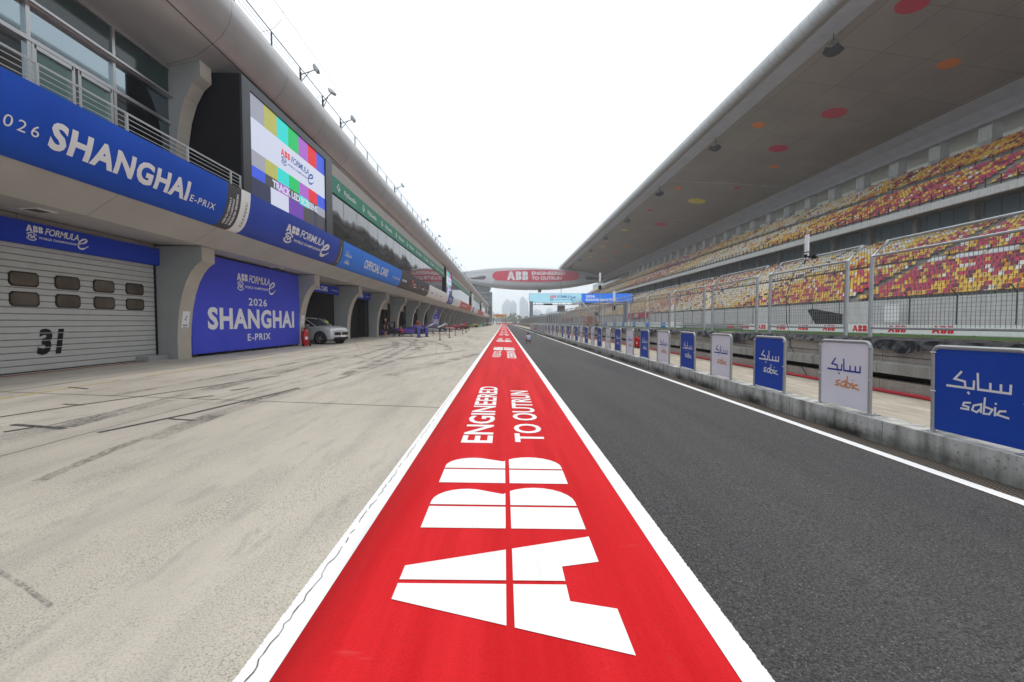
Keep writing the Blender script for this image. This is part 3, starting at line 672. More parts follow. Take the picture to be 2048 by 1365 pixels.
# floodlights on the roof railing
def flood():
    r = thing('floodlight', 'x', 'floodlight')
    b = MB(); b.tube([(0, 0, -.15), (.0, 0, .05), (.75, 0, .42)], .028, 6); b.tube([(0, 0, -.35), (.45, 0, .25)], .02, 6); b.tube([(0, 0, -.5), (0, 0, .2)], .035, 6); b.build('arm', 'darksteel', r, False, False)
    b = MB(); R_ = Matrix.Translation((.82, 0, .48)) @ Matrix.Rotation(radians(-38), 4, 'Y'); b.box(-.05, .07, -.22, .22, -.2, .2, 0, R_); b.box(.072, .078, -.19, .19, -.17, .17, 1, R_)
    for q in (-.15, -.05, .05, .15): b.box(-.10, -.05, q - .015, q + .015, -.18, .18, 0, R_)
    b.build('lamp_head', ['steel', M('lamp_lens', (.30, .28, .22), .2)], r, False, False); return r
fl0 = None
for k, n_ in enumerate((0, 1, 2, 7, 12, 16, 20, 24, 28, 33, 38, 44, 50)):
    r = flood() if k == 0 else copy_tree(fl0); fl0 = fl0 or r
    r.location = (-9.86, 22.8 + 2.72*n_, 13.6); r.rotation_euler = (0, 0, (.25, -.5, .3, .1)[k % 4]); r.scale = (.85,)*3
    tag(r, f'floodlight on an arm of the pit roof railing, {ordinal(k + 1)} from the near end', 'floodlight', 'floodlights along the pit roof')

# ------------------------------------------------------------------ banners on the pit building
SL = [4.96 + 1.46*k/9 for k in range(1, 9)]
def fm_f(eps): return lambda s, t: (-fasc_a(t) + eps, s, t)
def fascia(y0, y1, mat, label, curved=True):
    b = MB(); P = [(-fasc_a(z) + .03, z) for z in zs]; P = P + [(x - .03, z) for x, z in reversed(P)]
    b.prism(P, y0, y1); return tag(b.build('fascia_banner', mat, smooth=True), label, 'banner', 'banners along the pit building fascia')
f1 = fascia(BY0, 16.0, 'blue', 'long curved blue banner with the city name under the near balcony')
b = MB(); text(b, '2026', 8.80, 9.74, 5.40, 5.62, fm_f(.04), 0, .0, 0, 1.35, SL); text(b, 'SHANGHAI', 9.95, 14.2, 5.30, 5.87, fm_f(.04), 0, .042, 0, 1.1, SL); text(b, 'E-PRIX', 14.3, 15.5, 5.34, 5.53, fm_f(.04), 0, .01, 0, 1.2, SL)
b.build('lettering', 'print', f1)
f2 = fascia(16.0, 16.8, 'charcoal', 'narrow black strip banner with small vertical lettering')
fm_v = lambda y0: (lambda s, t: (-fasc_a(5.0 + 1.35*s) + .04, y0 - t, 5.0 + 1.35*s))
b = MB()
for i, (s_, w) in enumerate((('ABB FIA FORMULA E', .7), ('WORLD CHAMPIONSHIP', .7), ('2025/26 SEASON', .85))): text(b, s_, .05, w, -.22 - .19*i, -.10 - .19*i, fm_v(16.03), 0, .02 + .02*(i == 2))
b.build('lettering', 'print', f2)
f3 = fascia(16.8, 17.4, 'bwhite', 'narrow white strip banner with spaced vertical city name')
b = MB(); text(b, 'SHANGHAI', .1, .75, -.38, -.24, fm_v(16.85), 0, .01, 0, 1.6); b.build('lettering', 'charcoal', f3)
f4 = fascia(17.4, 26.6, 'navy', 'dark blue banner with white championship logo below the near LED screen')
b = MB(); logo_fe(b, 20.3, 25.3, 5.17, 5.98, fm_f(.04), 0, None, SL); b.build('lettering', 'print', f4)
f5 = fascia(26.6, 27.3, 'charcoal', 'narrow black strip with tiny lettering between two blue banners')
b = MB(); text(b, 'SHANGHAI', .1, .75, -.4, -.26, fm_v(26.65), 0, .01, 0, 1.4); b.build('lettering', 'print', f5)
f6 = fascia(27.3, 42.7, 'azure', 'bright blue banner naming the official cars')
b = MB(); text(b, 'OFFICIAL CARS', 31.6, 37.9, 5.34, 5.94, fm_f(.04), 0, .032, 0, 1.08, SL); sabic(b, 27.7, 1.2, 5.65, fm_f(.04)); text(b, 'PORSCHE', 39.7, 42.2, 5.45, 5.62, fm_f(.04), 0, .02, 0, 1.3, SL); b.build('lettering', 'print', f6)
f7 = fascia(42.7, 58.3, 'charcoal', 'dark grey banner with red and white team marks')
b = MB(); F_ = fm_f(.04)
def marks(y0, y1, z0, z1, n_, m=0):                    # marks too small to read in the photo
    w = (y1 - y0)/n_
    for q in range(n_): stroke(b, [(y0 + w*(q + .15), z0 + (z1 - z0)*.5), (y0 + w*(q + .85), z0 + (z1 - z0)*.5)], (z1 - z0)*(.7 + .3*(q % 2)), F_, m)
marks(43.2, 45.2, 5.5, 5.72, 6); stroke(b, [(47.6, 5.3), (47.9, 5.6), (47.7, 5.95), (48.3, 5.9), (48.2, 5.6)], .22, F_, 1); marks(48.6, 50.4, 5.35, 5.48, 4); marks(48.6, 50.0, 5.6, 5.74, 3); stroke(b, [(51.6, 5.25), (51.9, 5.6), (51.7, 5.95)], .3, F_, 1); marks(53.4, 55, 5.45, 5.62, 5); stroke(b, [(55.2, 5.35), (55.6, 5.85)], .25, F_, 1); marks(56.6, 57.8, 5.5, 5.62, 4)
b.build('lettering', ['print', M('ink_salmon', (.75, .12, .06), .5)], f7)
seq = [(58.3, 75.2, 'bwhite', 'plain white banner after the dark grey one'), (75.2, 78.4, 'bwhite', 'short white banner before the second indigo banner'), (78.4, 86, 'navy', 'indigo banner with white logo below the second LED screen'), (86, 100.5, 'bwhite', 'white banner left of the red banner'),
       (100.5, 134, 'bred', 'long pale red banner far along the fascia'), (134, 139, 'bwhite', 'short white banner after the long red one'), (139, 146, 'navy', 'far indigo banner on the fascia'), (146, 168, 'bwhite', 'far white banner after the far indigo one'), (168, 215, 'bred', 'farthest pale red banner'), (215, 299, 'bwhite', 'last white banner at the far end of the fascia')]
for y0, y1, m_, lab in seq:
    o = fascia(y0, y1, m_, lab); b = MB()
    if m_ == 'navy': logo_fe(b, y0 + 1.5, y1 - 1.5, 5.2, 6.0, fm_f(.05))
    elif m_ == 'bred': F_ = fm_f(.05); marks(y0 + 4, y0 + 16, 5.45, 5.75, 8)
    elif y1 - y0 > 10: F_ = fm_f(.05); marks(y0 + 2, y0 + 3.6, 5.5, 5.62, 5); marks(y0 + 6.8, y0 + 7.2, 5.25, 5.9, 1); marks(y0 + 10, y0 + 12, 5.5, 5.6, 6)
    if b.v: b.build('lettering', 'charcoal' if m_ == 'bwhite' else 'print', o)
# green airline band below the roof
for i, (y0, y1) in enumerate(segs[:4]):
    b = MB(); b.prism([(-9.96, 9.13), (-9.86, 9.13), (-9.86, 10.07), (-9.96, 10.07)], y0 + .5, y1 - .1)
    o = tag(b.build('roof_band_banner', 'green'), f'long green band with repeated white lettering under the roof edge, {ordinal(i + 1)} from the near end', 'banner', 'green bands under the pit roof')
    b = MB(); y = y0 + 1.3; fm = FL(9.852)
    while y + 4 < y1:
        text(b, 'FlySaudia', y + 1.35, y + 3.6, 9.36, 9.74, fm, 0, .02)
        for sg in (-1, 1):
            for q in (0, 1): stroke(b, [(y + .4, 9.33), (y + .4 + sg*(.08 + .1*q), 9.55), (y + .4 + sg*(.2 + .12*q), 9.72 - .12*q)], .06, fm)
        stroke(b, [(y + .33, 9.78), (y + .47, 9.78)], .14, fm); y += 4.85
    b.build('lettering', 'print', o)
# headers over the garages
def header(y0, y1, label):
    b = MB(); b.box(-12.78, -12.58, y0, y1, 3.68, 4.27); return tag(b.build('garage_header', 'header'), label, 'banner', 'blue headers over the garages')
h = header(9.6, 16.95, 'blue header board with championship logo over the closed garage door'); b = MB(); logo_fe(b, 12.3, 14.1, 3.78, 4.20, FL(12.572)); b.build('lettering', 'print', h)
h = header(1.4, 8.75, 'blue header board over the garage door beside the nearest column'); b = MB(); logo_fe(b, 4.1, 5.9, 3.78, 4.20, FL(12.572)); b.build('lettering', 'print', h)
for k in (4, 5):
    y0 = FIN[k] + FT; h = header(y0 + .02, y0 + 7.4, f"blue header board naming official cars over the {'first' if k == 4 else 'second'} open garage")
    b = MB(); text(b, 'OFFICIAL CARS', y0 + 2.0, y0 + 5.1, 3.80, 4.14, FL(12.572), 0, .03, 0, .95); text(b, 'PORSCHE', y0 + 5.9, y0 + 7.1, 3.92, 4.0, FL(12.572)); b.build('lettering', 'print', h)
# big hoardings in the wide bays
def hoarding(y0, y1, label):
    b = MB(); b.box(-12.14, -12.0, y0, y1, .36, 4.34); o = tag(b.build('hoarding', 'indigo'), label, 'hoarding', 'indigo hoardings in the wide bays')
    fm = FL(11.992); w = (y1 - y0)/9.2; Y = lambda a: y0 + (a - 17.75)*w; b = MB()
    logo_fe(b, Y(20.75), Y(24.2), 3.05, 3.86, fm); text(b, '2026', Y(21.65), Y(23.3), 2.40, 2.76, fm, 0, .015, 0, 1.15); text(b, 'SHANGHAI', Y(18.65), Y(26.25), 1.30, 2.24, fm, 0, .04, 0, 1.1); text(b, 'E-PRIX', Y(21.5), Y(23.6), .74, 1.07, fm, 0, .02, 0, 1.15)
    b.build('lettering', 'print', o)
    b = MB()
    for k in range(5): b.box(-12.1, -12.04, y0 + .2 + (y1 - y0 - .5)*k/4, y0 + .27 + (y1 - y0 - .5)*k/4, .24, .36)
    b.build('foot', 'darksteel', o)
hoarding(17.76, 26.93, 'large indigo hoarding with city name beside the closed garage door')
hoarding(FIN[10] + FT + .3, FIN[11] - .02, 'distant indigo hoarding far along the row of garages')
# notice plates on the columns
for k, lab in ((3, 'small white notice plate on the nearest curved column'), (4, 'small white notice plate on the column beside the silver car')):
    y = FIN[k]; b = MB(); b.prism([(-12.045, 1.32), (-12.035, 1.32), (-11.94, 2.02), (-11.95, 2.02)], y + .18, y + .56); o = tag(b.build('notice_plate', 'white'), lab, 'notice')
    b = MB(); fm = lambda s, t: (-12.03 + (t - 1.32)/.7*.095, s, t); [stroke(b, [(y + .24 + .05*q, 1.50), (y + .275 + .05*q, 1.50)], .05, fm) for q in range(5)]; [stroke(b, [(y + .24 + .045*q, 1.42), (y + .27 + .045*q, 1.42)], .03, fm) for q in range(6)]; stroke(b, [(y + .3, 1.75), (y + .37, 1.68), (y + .37, 1.8), (y + .44, 1.84)], .03, fm); b.build('lettering', 'charcoal', o)
# LED screens
def screen(y0, y1, label, full):
    r = thing('led_screen', label, 'screen', (-10, (y0 + y1)/2, 6.4))
    b = MB(); b.box(-12.4, -9.68, y0, y1, 6.05, 10.72); b.box(-9.679, -9.60, y0, y0 + .55, 6.3, 10.70, 1); b.box(-9.679, -9.60, y1 - .9, y1, 6.3, 10.70, 1); b.box(-9.679, -9.60, y0 + .55, y1 - .9, 10.38, 10.70, 1); b.build('housing', ['black', 'cladding'], r)
    a, c = y0 + .62, y1 - .96; w = c - a; z0, z1 = 6.3, 10.36; H = z1 - z0; X = -9.655; b = MB(); Z = lambda t: z1 - t*H; Y = lambda s: a + w*s
    names = ['e_grey', 'e_olive', 'e_cyan', 'e_green', 'e_mag', 'e_red', 'e_blue', 'e_white', 'e_navy', 'e_purple', 'e_dark', 'e_ink']
    def cell(s0, s1, t0, t1, m, e=0): b.quad((X + e, Y(s0), Z(t1)), (X + e, Y(s1), Z(t1)), (X + e, Y(s1), Z(t0)), (X + e, Y(s0), Z(t0)), m=m)
    for i in range(7): cell(i/7, (i + 1)/7, 0, .22, i); cell(i/7, (i + 1)/7, .52, .67, i)
    cell(0, 1, .22, .52, 7)
    for i, m_ in enumerate((6, 10, 4, 10, 2, 10, 0)): cell(i/7, (i + 1)/7, .67, .775, m_)
    for s0, s1, m_ in ((0, .2, 8), (.2, .42, 7), (.42, .63, 9), (.63, .8, 10), (.8, .85, 8), (.85, 1, 10)): cell(s0, s1, .775, 1, m_)
    b.build('display', names, r)
    b = MB(); fm = FL(9.647); logo_fe(b, Y(.33), Y(.8), Z(.46), Z(.29), fm, 1, 2); text(b, 'TRACK LED SCREENS', Y(.22), Y(.86), Z(.765), Z(.685), fm, 0, .04, 0, .95); b.build('lettering', ['e_white', 'e_ink', 'e_red'], r)
screen(17.2, 25.95, 'near large LED screen with colour bars under the pit roof', 1)
screen(76.2, 85, 'second LED screen with colour bars farther along the pit roof', 1)
for i, (y0, y1) in enumerate(DIV[2:]):
    b = MB(); b.box(-12.4, -9.62, y0, y1, 6.0, 10.7); b.box(-9.62, -9.58, y0 + .4, y1 - .4, 6.4, 10.4, 1); b.build('stair_panel', ['black', 'bwhite'], pb)

# ------------------------------------------------------------------ grandstand
GY0, GY1 = 4., 372.
gs = thing('grandstand', 'huge two tier concrete grandstand with a sweeping canopy roof', 'grandstand', (55, 150, .6))
def tier(x0, z0, n_, dx, dz, gap):                     # rows of seats: (x, z) of each tread
    R_ = []; x, z = x0, z0
    for k in range(n_):
        R_.append((x, z, k in gap)); x += dx; z += dz
    return R_
LOW = tier(40.9, 4.0, 22, .89, .462, (10,)); UP = tier(55.9, 17.3, 19, .88, .575, (9, 10))
def step_profile(T, dx, dz, x_back, z_bot):
    P = [(T[0][0] - .35, z_bot), (T[0][0] - .35, T[0][1])]
    for x, z, g in T: P += [(x + dx - .35, z), (x + dx - .35, z + dz)]
    return P + [(x_back, P[-1][1]), (x_back, z_bot)]
b = MB(); b.prism(step_profile(LOW, .89, .462, 61.5, .6), GY0, GY1); b.build('lower_terrace', 'terrace', gs)
P = step_profile(UP, .88, .575, 76, 0); P = [(55.35, 16.2)] + P[1:-1] + [(76, 26.5), (62, 17.2)]
b = MB(); b.prism(P, GY0, GY1); b.build('upper_terrace', 'terrace', gs)
b = MB(); b.box(39.9, 40.56, GY0, GY1, .5, 3.95); b.build('front_wall', 'standwall', gs)
b = MB(); b.prism([(54.95, 16.05), (54.95, 16.95), (55.5, 16.95), (55.5, 16.05)], GY0, GY1); b.build('front_beam', 'standwall', gs)
b = MB(); b.box(63.2, 63.4, GY0, GY1, 13.5, 18.0); b.box(63.2, 63.4, GY0, GY1, 18.0, 20, 1); g_ = b.build('concourse_glass', [M('lit_concourse_pane', (.45, .60, .66), .2), 'black'], gs)  # brightness behind the glass put into the pane colour; black above for shade
b = MB(); y = GY0
while y < GY1: b.box(63.12, 63.2, y - .04, y + .04, 14, 18.5); y += 2.05
b.build('mullion', 'steel', g_)
b = MB(); b.box(60.6, 76, GY0, GY1, 13.9, 14.2); b.build('concourse_floor', 'terrace', gs)
for k in range(44):
    y = 8 + 8.2*k; b = MB(); b.box(59.7, 60.5, y, y + .8, 14, 17.6); b.build('concourse_column', 'terrace', gs)
for k in range(31):
    y = 20.0 + 7.95*k; b = MB(); b.box(71.6, 73.2, y - 1.0, y + 1.0, 27.3, 31.6); b.build('roof_column', 'standwall', gs)
b = MB(); b.box(76.02, 83, GY0, GY1, 26.6, 27.2); b.build('rear_gallery', M('gallery_floor', (.6, .59, .56), .8), gs)
m = M('gallery_light_sheet', (.6, .6, .56), .9); n = NB(m); tl = nn(n.t, 'BsdfTranslucent'); tl.inputs[0].default_value = (.62, .62, .58, 1); ms = nn(n.t, 'MixShader'); ms.inputs[0].default_value = .45
n.t.links.new(n.p.outputs[0], ms.inputs[1]); n.t.links.new(tl.outputs[0], ms.inputs[2]); n.t.links.new(ms.outputs[0], n.t.nodes['Material Output'].inputs[0])
b = MB(); b.quad((82.6, GY0, 27.2), (82.6, 262, 27.2), (82.2, 262, 32.76), (82.2, GY0, 32.76)); b.build('rear_light_sheet', m, gs)  # added translucent sheet, so sky light brightens the gap behind the columns
b = MB(); b.box(72.6, 73.2, 262, GY1, 27.2, 32.2); b.build('rear_glazing', 'tealglass', gs)
b = MB()
for z in (27.75, 28.1, 28.45): b.tube([(71.3, GY0, z), (71.3, 262, z)], .03, 5)
y = GY0
while y < 262: b.box(71.27, 71.33, y - .03, y + .03, 27.3, 28.5); y += 2.65
b.build('rear_railing', 'steel', gs)
b = MB()
for z in (17.35, 17.7, 18.05): b.tube([(55.15, GY0, z), (55.15, GY1, z)], .028, 5)
y = GY0
while y < GY1: b.box(55.1, 55.2, y - .04, y + .04, 16.9, 18.1); y += 1.65
b.build('front_railing', 'darksteel', gs)
b = MB()
for T, g in ((UP, 9), (LOW, 10)):
    x, z, _ = T[g]
    for q in (.5, .95): b.tube([(x - .2, GY0, z + q), (x - .2, GY1, z + q)], .028, 5)
    y = GY0
    while y < GY1: b.box(x - .24, x - .16, y - .04, y + .04, z, z + 1.0); y += 2.2
b.build('aisle_railing', 'darksteel', gs)
b = MB(); b.prism([(53, .9), (57.2, .9), (59.2, 3.2), (58.4, 3.4), (53, 2.6)], 39.86, 39.895, axis='x')
b.build('dark_opening', 'black', gs)  # flat black plate, the darkness of an opening put into its colour
# canopy
CY0, CY1 = -20., 340.
cp = [(36.9, 36.75), (66, 32.8), (68.3, 32.05), (70.0, 31.2), (70.6, 30.75), (71.5, 31.2), (80, 32.6), (82.5, 32.8), (82.5, 35.5), (60, 40.2), (38, 39.1), (37.0, 38.6)]
b = MB(); b.prism(cp, CY0, CY1, ms=[0, 1, 1, 1, 1, 3, 3, 3, 2, 2, 2, 2]); can = b.build('canopy', ['canopy', 'canopyblue', 'roofskin', M('canopy_back_panel', (.66, .64, .60), .7)], gs)
b = MB(); R_ = [(36.75 + .85*cos(radians(a)), 37.55 + .95*sin(radians(a))) for a in range(0, 360, 24)]; b.prism(R_, CY0, CY1)
b.build('canopy_edge', jointed('canopy_edge_skin', (.50, .51, .52), 1.65, .07, dark=(.2, .2, .2), k=.8, rough=.35), can, True)
b = MB(); b.prism([(37.6, 36.6), (40.0, 36.3), (40.0, 36.25), (37.6, 36.55)], CY0, CY1); b.build('edge_trim', 'canopyblue', can)
for y in (112,):
    b = MB(); pts = [(41 + 2.5*k, y - 6*sin(k/11*pi*.5), 36.75 + (41 + 2.5*k - 36.9)*-.13574 - .06) for k in range(11)]; b.tube(pts, .09, 6); b.build('seam_rib', 'soffit', can)
dc = dict(r=M('disc_red', (.62, .03, .075), .6), o=M('disc_orange', (.82, .24, .03), .6), y=M('disc_yellow', (.88, .72, .12), .6), k=M('disc_dark', (.08, .07, .07), .6))
for x, y, r, c in ((43.9, 49.6, 1.5, 'r'), (56.0, 57.7, 1.15, 'o'), (52.2, 72.4, 1.72, 'r'), (44.1, 79.5, 1.05, 'o'), (64.5, 74.8, .65, 'o'), (52.2, 87.1, 1.65, 'r'), (56.4, 95.4, .85, 'o'), (52.5, 124.5, 2.25, 'y'), (44.3, 116.4, .98, 'o'), (56.3, 110.6, .72, 'r'), (44.4, 139, 1.02, 'r'), (52.5, 153.6, 2.15, 'r'), (65.2, 139.5, 1.5, 'r'), (44.6, 168.9, 1.08, 'y'), (64.9, 166.7, .94, 'y'), (44.4, 205.7, 1.1, 'y'), (52.7, 198.8, 1.69, 'o'), (52.8, 214.3, 1.6, 'o'), (53.2, 245.3, 2.1, 'o'), (44.6, 236.7, 1.0, 'y'), (56.3, 177.2, .56, 'o'), (53.4, 280, 1.5, 'o'), (44.7, 251.9, .95, 'r'), (56.6, 147.9, .5, 'k'), (56.7, 193, .7, 'k'), (56.6, 230.5, .7, 'k')):
    b = MB(); m_ = -.13356
    b.prism([(x + r*cos(2*pi*k/28), y + r*sin(2*pi*k/28)) for k in range(28)], 0, .035, axis='z')
    b.v = [(px, py, 36.75 + m_*(px - 36.9) - .05 + pz) for px, py, pz in b.v]; b.build('ceiling_disc', dc[c], can)
# hanging loudspeaker clusters
def speaker():
    r = thing('loudspeaker', 'x', 'loudspeaker'); b = MB(); b.tube([(0, 0, 0), (0, 0, -1.15)], .05, 6); b.tube([(0, 0, -.5), (.1, -.7, -1.3)], .03, 5); b.tube([(0, 0, -.5), (-.1, .7, -1.3)], .03, 5); b.build('hanger', 'darksteel', r, False, False)
    b = MB()
    for k in range(4):
        R_ = Matrix.Rotation(radians(-33 + 22*k), 4, 'X'); R2 = Matrix.Translation((0, 0, -1.0)) @ R_ @ Matrix.Translation((0, 0, -.75)); R3 = Matrix.Rotation(radians(35), 4, 'Z') @ R2
        b.box(-.4, .4, -.3, .3, -.3, .28, 0, R3); b.box(-.36, .36, -.26, .26, -.31, -.302, 1, R3)
    b.build('cabinet', ['black', 'darksteel'], r, False, False); return r
sp0 = None
for k in range(9):
    r = speaker() if k == 0 else copy_tree(sp0); sp0 = sp0 or r
    r.location = (39.6, 55.4 + 30.6*k if k < 8 else 300, 36.35); r.scale = (1.25, 1.25, 1.25)
    tag(r, f'black loudspeaker cluster hanging under the canopy edge, {ordinal(k + 1)} from the nearest', 'loudspeaker', 'loudspeakers under the canopy')
# seats
smat = dict(y=M('seat_yellow', (.86, .57, .11), .45), o=M('seat_orange', (.72, .30, .05), .45), r=M('seat_red', (.58, .075, .14), .45), m=M('seat_maroon', (.24, .05, .09), .5), w=M('seat_cream', (.82, .79, .70), .5))
SK = 'yormw'; SN = dict(y='yellow', o='orange', r='red', m='maroon', w='cream white')
def seat_color(y, k, T):
    rnd = random.random
    if T == 0:
        d = y + 1.3*k
        if d < 46: pw, pr = .04, (.20 if k < 9 else .62)
        elif d < 60: pw, pr = .03, .62
        elif d < 82: pw, pr = .06, .42
        else: pw = max(0, sin((d - 80)*.062))**.7*.8; pr = max(0, sin((d - 108)*.062))*.6
    else:
        d = y + 1.6*k; band = max(0, sin((d - 96)*.05))
        if k < 9: pw, pr = (.04, .66) if d < 74 else (.06, .38) if d < 92 else (band**.7*.8, max(0, sin((d - 158)*.05))*.9)
        else:
            pw, pr = (.05, .16) if y < 84 else (band**.7*.75, max(0, sin((d - 165)*.05))*.8)
            if rnd() < .34 and y < 84: return 'o' if rnd() < .75 else 'm'
    if y > 105: pw = max(pw, .34)
    if rnd() < pw: return 'w' if rnd() < .88 else 'y'
    if rnd() < pr: return 'r' if rnd() < .72 else ('m' if rnd() < .6 else 'o')
    q = rnd(); return 'y' if q < .66 else 'o' if q < .82 else 'm' if q < .9 else 'w' if q < .94 else 'r'
seats = []
for T, tr0 in enumerate((LOW, UP)):
    for k, (x, z, gap) in enumerate(tr0):
        if gap: continue
        y = 24. if T == 0 else 38.
        while y < 360:
            if (y - 3) % 24.6 < 1.5: y += .56; continue
            if not (T == 1 and k < 9 and (y - 15) % 24.6 < .6): seats.append((x + .08, y, z, seat_color(y, k, T), T))
            y += .56
random.shuffle(seats)
def big(s):                                            # size in the picture; only what the frame shows
    return -(s[0]**2 + s[1]**2 + s[2]**2) if s[0]/s[1] < 1.155 else -1e9
seats.sort(key=big, reverse=True)
def seat_mesh(c):
    b = MB(); b.prism([(-.02, .40), (.40, .37), (.40, .33), (-.02, .34)], -.225, .225); b.prism([(.36, .36), (.44, .78), (.47, .80), (.485, .78), (.41, .34)], -.225, .225)
    b.prism([(.1, .0), (.1, .34), (.16, .34), (.16, .0)], -.03, .03, 1); return b.mesh('seat', [smat[c], 'darksteel'])
sm_ = {c: seat_mesh(c) for c in SK}
for x, y, z, c, T in seats[:300]:
    o = bpy.data.objects.new('stadium_seat', sm_[c]); COL.objects.link(o); o.location = (x - .1, y, z)
    tag(o, f'{SN[c]} plastic seat in the lowest rows at the near right end of the grandstand', 'seat', f'{SN[c]} seats in the nearest rows')
b = MB()
for x, y, z, c, T in seats[300:]:
    i = len(b.v); w = .225; x -= .1; mi = SK.index(c)
    b.v += [(x - .02, y - w, z + .33), (x - .02, y + w, z + .33), (x - .02, y - w, z + .40), (x - .02, y + w, z + .40), (x + .37, y - w, z + .37), (x + .37, y + w, z + .37), (x + .45, y - w, z + .80), (x + .45, y + w, z + .80)]
    for f in ((0, 1, 3, 2), (2, 3, 5, 4), (4, 5, 7, 6)): b.f.append(tuple(i + j for j in f)); b.m.append(mi)
me = bpy.data.meshes.new('stadium_seats'); me.from_pydata(b.v, [], b.f)
for c in SK: me.materials.append(smat[c])
me.polygons.foreach_set('material_index', b.m); o = bpy.data.objects.new('stadium_seats', me); COL.objects.link(o); tag(o, 'thousands of yellow, red and cream plastic seats filling both tiers', 'seats', None, 'stuff')
# covered seats, fence in front of the stand
b = MB()
for y0, y1, k in ((46, 49, 9), (43, 45.6, 9), (50.2, 52, 9)):
    x, z, _ = LOW[k]; b.prism([(x - .1, z + .3), (x - .1, z + .5), (x + .5, z + .95), (x + .6, z + .3)], y0, y1)
tag(b.build('seat_cover', 'white'), 'white covers over a few seats in the middle of the lower tier', 'cover')
sf = thing('spectator_fence', 'thin dark fence with bent post tops along the grandstand wall', 'fence', (38.6, 60, .6))
for k in range(76):
    y = 20 + 4.55*k; b = MB(); b.tube([(38.6, y, .6), (38.6, y, 3.9), (38.05, y, 4.5)], .055, 6); b.build('post', 'darksteel', sf)
b = MB()
for z in (1.6, 2.4, 3.2, 3.85): b.tube([(38.6, 20, z), (38.6, 366, z)], .012, 4)
for x, z in ((38.4, 4.1), (38.2, 4.32), (38.06, 4.48)): b.tube([(x, 20, z), (x, 366, z)], .012, 4)
b.build('fence_wire', 'wire', sf)
b = MB(); b.box(38.4, 38.5, 43.7, 45.4, 1.65, 3.4); tag(b.build('notice_board', 'bwhite'), 'blank white board tied to the grandstand fence', 'board')
for y0, y1, z0, z1, lab in ((124, 146, 2.9, 4.4, 'red board with white letters on the grandstand wall right of the start gantry'), (262, 300, 2.6, 4.2, 'distant red board with white letters low on the grandstand wall')):
    b = MB(); b.box(39.2, 39.4, y0, y1, z0, z1); o = tag(b.build('wall_board', 'signred'), lab, 'board', 'red boards on the grandstand wall'); ym = (y0 + y1)/2; w = (z1 - z0)*.75*2.6
    b = MB(); abb(b, -(ym + w*.8), -(ym - w*.8), z0 + .2, z1 - .2, FR(39.19)); b.build('lettering', 'print', o)

# ------------------------------------------------------------------ bridge building across the track
BYc = 290.
br = thing('bridge_building', 'long silver lens-shaped bridge building crossing the track with a red sign', 'bridge', (15, BYc, 23))
def lens(t):                                           # t along X in -1..1: bottom and top heights
    k = (1 - abs(t)**2.3); return 29.8 - 6.6*k - .6*t, 31.6 + 5.3*k - .8*t
b = MB(); rings = []
for i in range(61):
    t = -1 + i/30; x = 16 + 50*t; lo, hi = lens(t); d = 9*(1 - .75*abs(t)**2.5); e = (hi - lo)*.16
    rings.append([(x, BYc, lo + e), (x, BYc, hi - e), (x, BYc + .5, hi - e*.35), (x, BYc + 2.0, hi), (x, BYc + d*2 - 2, hi), (x, BYc + d*2, hi - e), (x, BYc + d*2, lo + e), (x, BYc + d*2 - 3, lo), (x, BYc + 3.5, lo - .3), (x, BYc + .9, lo + e*.4)])
b.loft(rings); b.build('shell', M('bridge_skin', (.5, .51, .53), .4, .2, var=.06, vs=.3), br, True)
b = MB()
for off, w in ((.10, .22), (.9, .22)):
    for i in range(60):
        q = []
        for j in (i, i + 1):
            t = -1 + j/30; x = 16 + 50*t; lo, hi = lens(t); z = lo + (hi - lo)*(.16 + .68*(off)); q += [(x, z - w), (x, z + w)]
        b.quad((q[0][0], BYc - .03, q[0][1]), (q[2][0], BYc - .03, q[2][1]), (q[3][0], BYc - .03, q[3][1]), (q[1][0], BYc - .03, q[1][1]))
b.build('trim_band', 'steel', br)
b = MB(); P = []
cx, cz, hw, hh = 20.2, 31.2, 27.6, 3.75
for sg in (1, -1):
    for a in range(-80, 81, 20): P.append((cx + sg*(hw - 5 + 5*cos(radians(a))), cz + sg*(hh*.62*sin(radians(a)))))
    P += [(cx + sg*(-12), cz + sg*(hh - .45))] if sg else []
P = [(cx + (hw - 4.5)*s + 4.5*(1 if s > 0 else -1)*c_, cz + z) for s, c_, z in [(1, cos(radians(a)), 2.9*sin(radians(a))) for a in range(-90, 91, 15)] + [(.4, 0, 3.7), (0, 0, 3.85), (-.4, 0, 3.7)] + [(-1, cos(radians(a)), 2.9*sin(radians(a))) for a in range(90, -91, -15)] + [(-.4, 0, -3.7), (0, 0, -3.85), (.4, 0, -3.7)]]
b.prism([(x, z) for x, z in P], BYc - .35, BYc - .05); sg_ = b.build('sign_panel', 'signred', br)
b = MB(); fm = FF(BYc - .37); abb(b, 1.9, 15.4, 28.5, 33.9, fm); text(b, 'ENGINEERED', 17.6, 39.0, 31.7, 33.9, fm, 0, .03); text(b, 'TO OUTRUN', 17.6, 36.6, 28.6, 30.8, fm, 0, .03); b.build('lettering', 'print', sg_)
for P in ([(-21.5, 29.7), (-20.8, 29.0), (-13.2, 28.7), (-11.6, 29.4), (-11.4, 30.6), (-12.6, 31.3)], [(51.5, 29.4), (53, 28.6), (63, 29.0), (63, 30.0), (53.5, 31.0), (51.8, 30.6)]):
    b = MB(); b.prism(P, BYc - .12, BYc - .04); w = b.build('window', 'cladding', br); b = MB(); b.prism([(a + (-.1 if a < 15 else .1), z) for a, z in P], BYc - .07, BYc - .03); w2 = b
    for x0 in (.35, .65): pass
b = MB(); b.box(22, 24, BYc + 4, BYc + 5, 21.0, 23.2); b.tube([(23, BYc + 4.5, 23), (23, BYc + 4.5, 21)], .15, 6); b.build('camera_pod', 'darksteel', br)
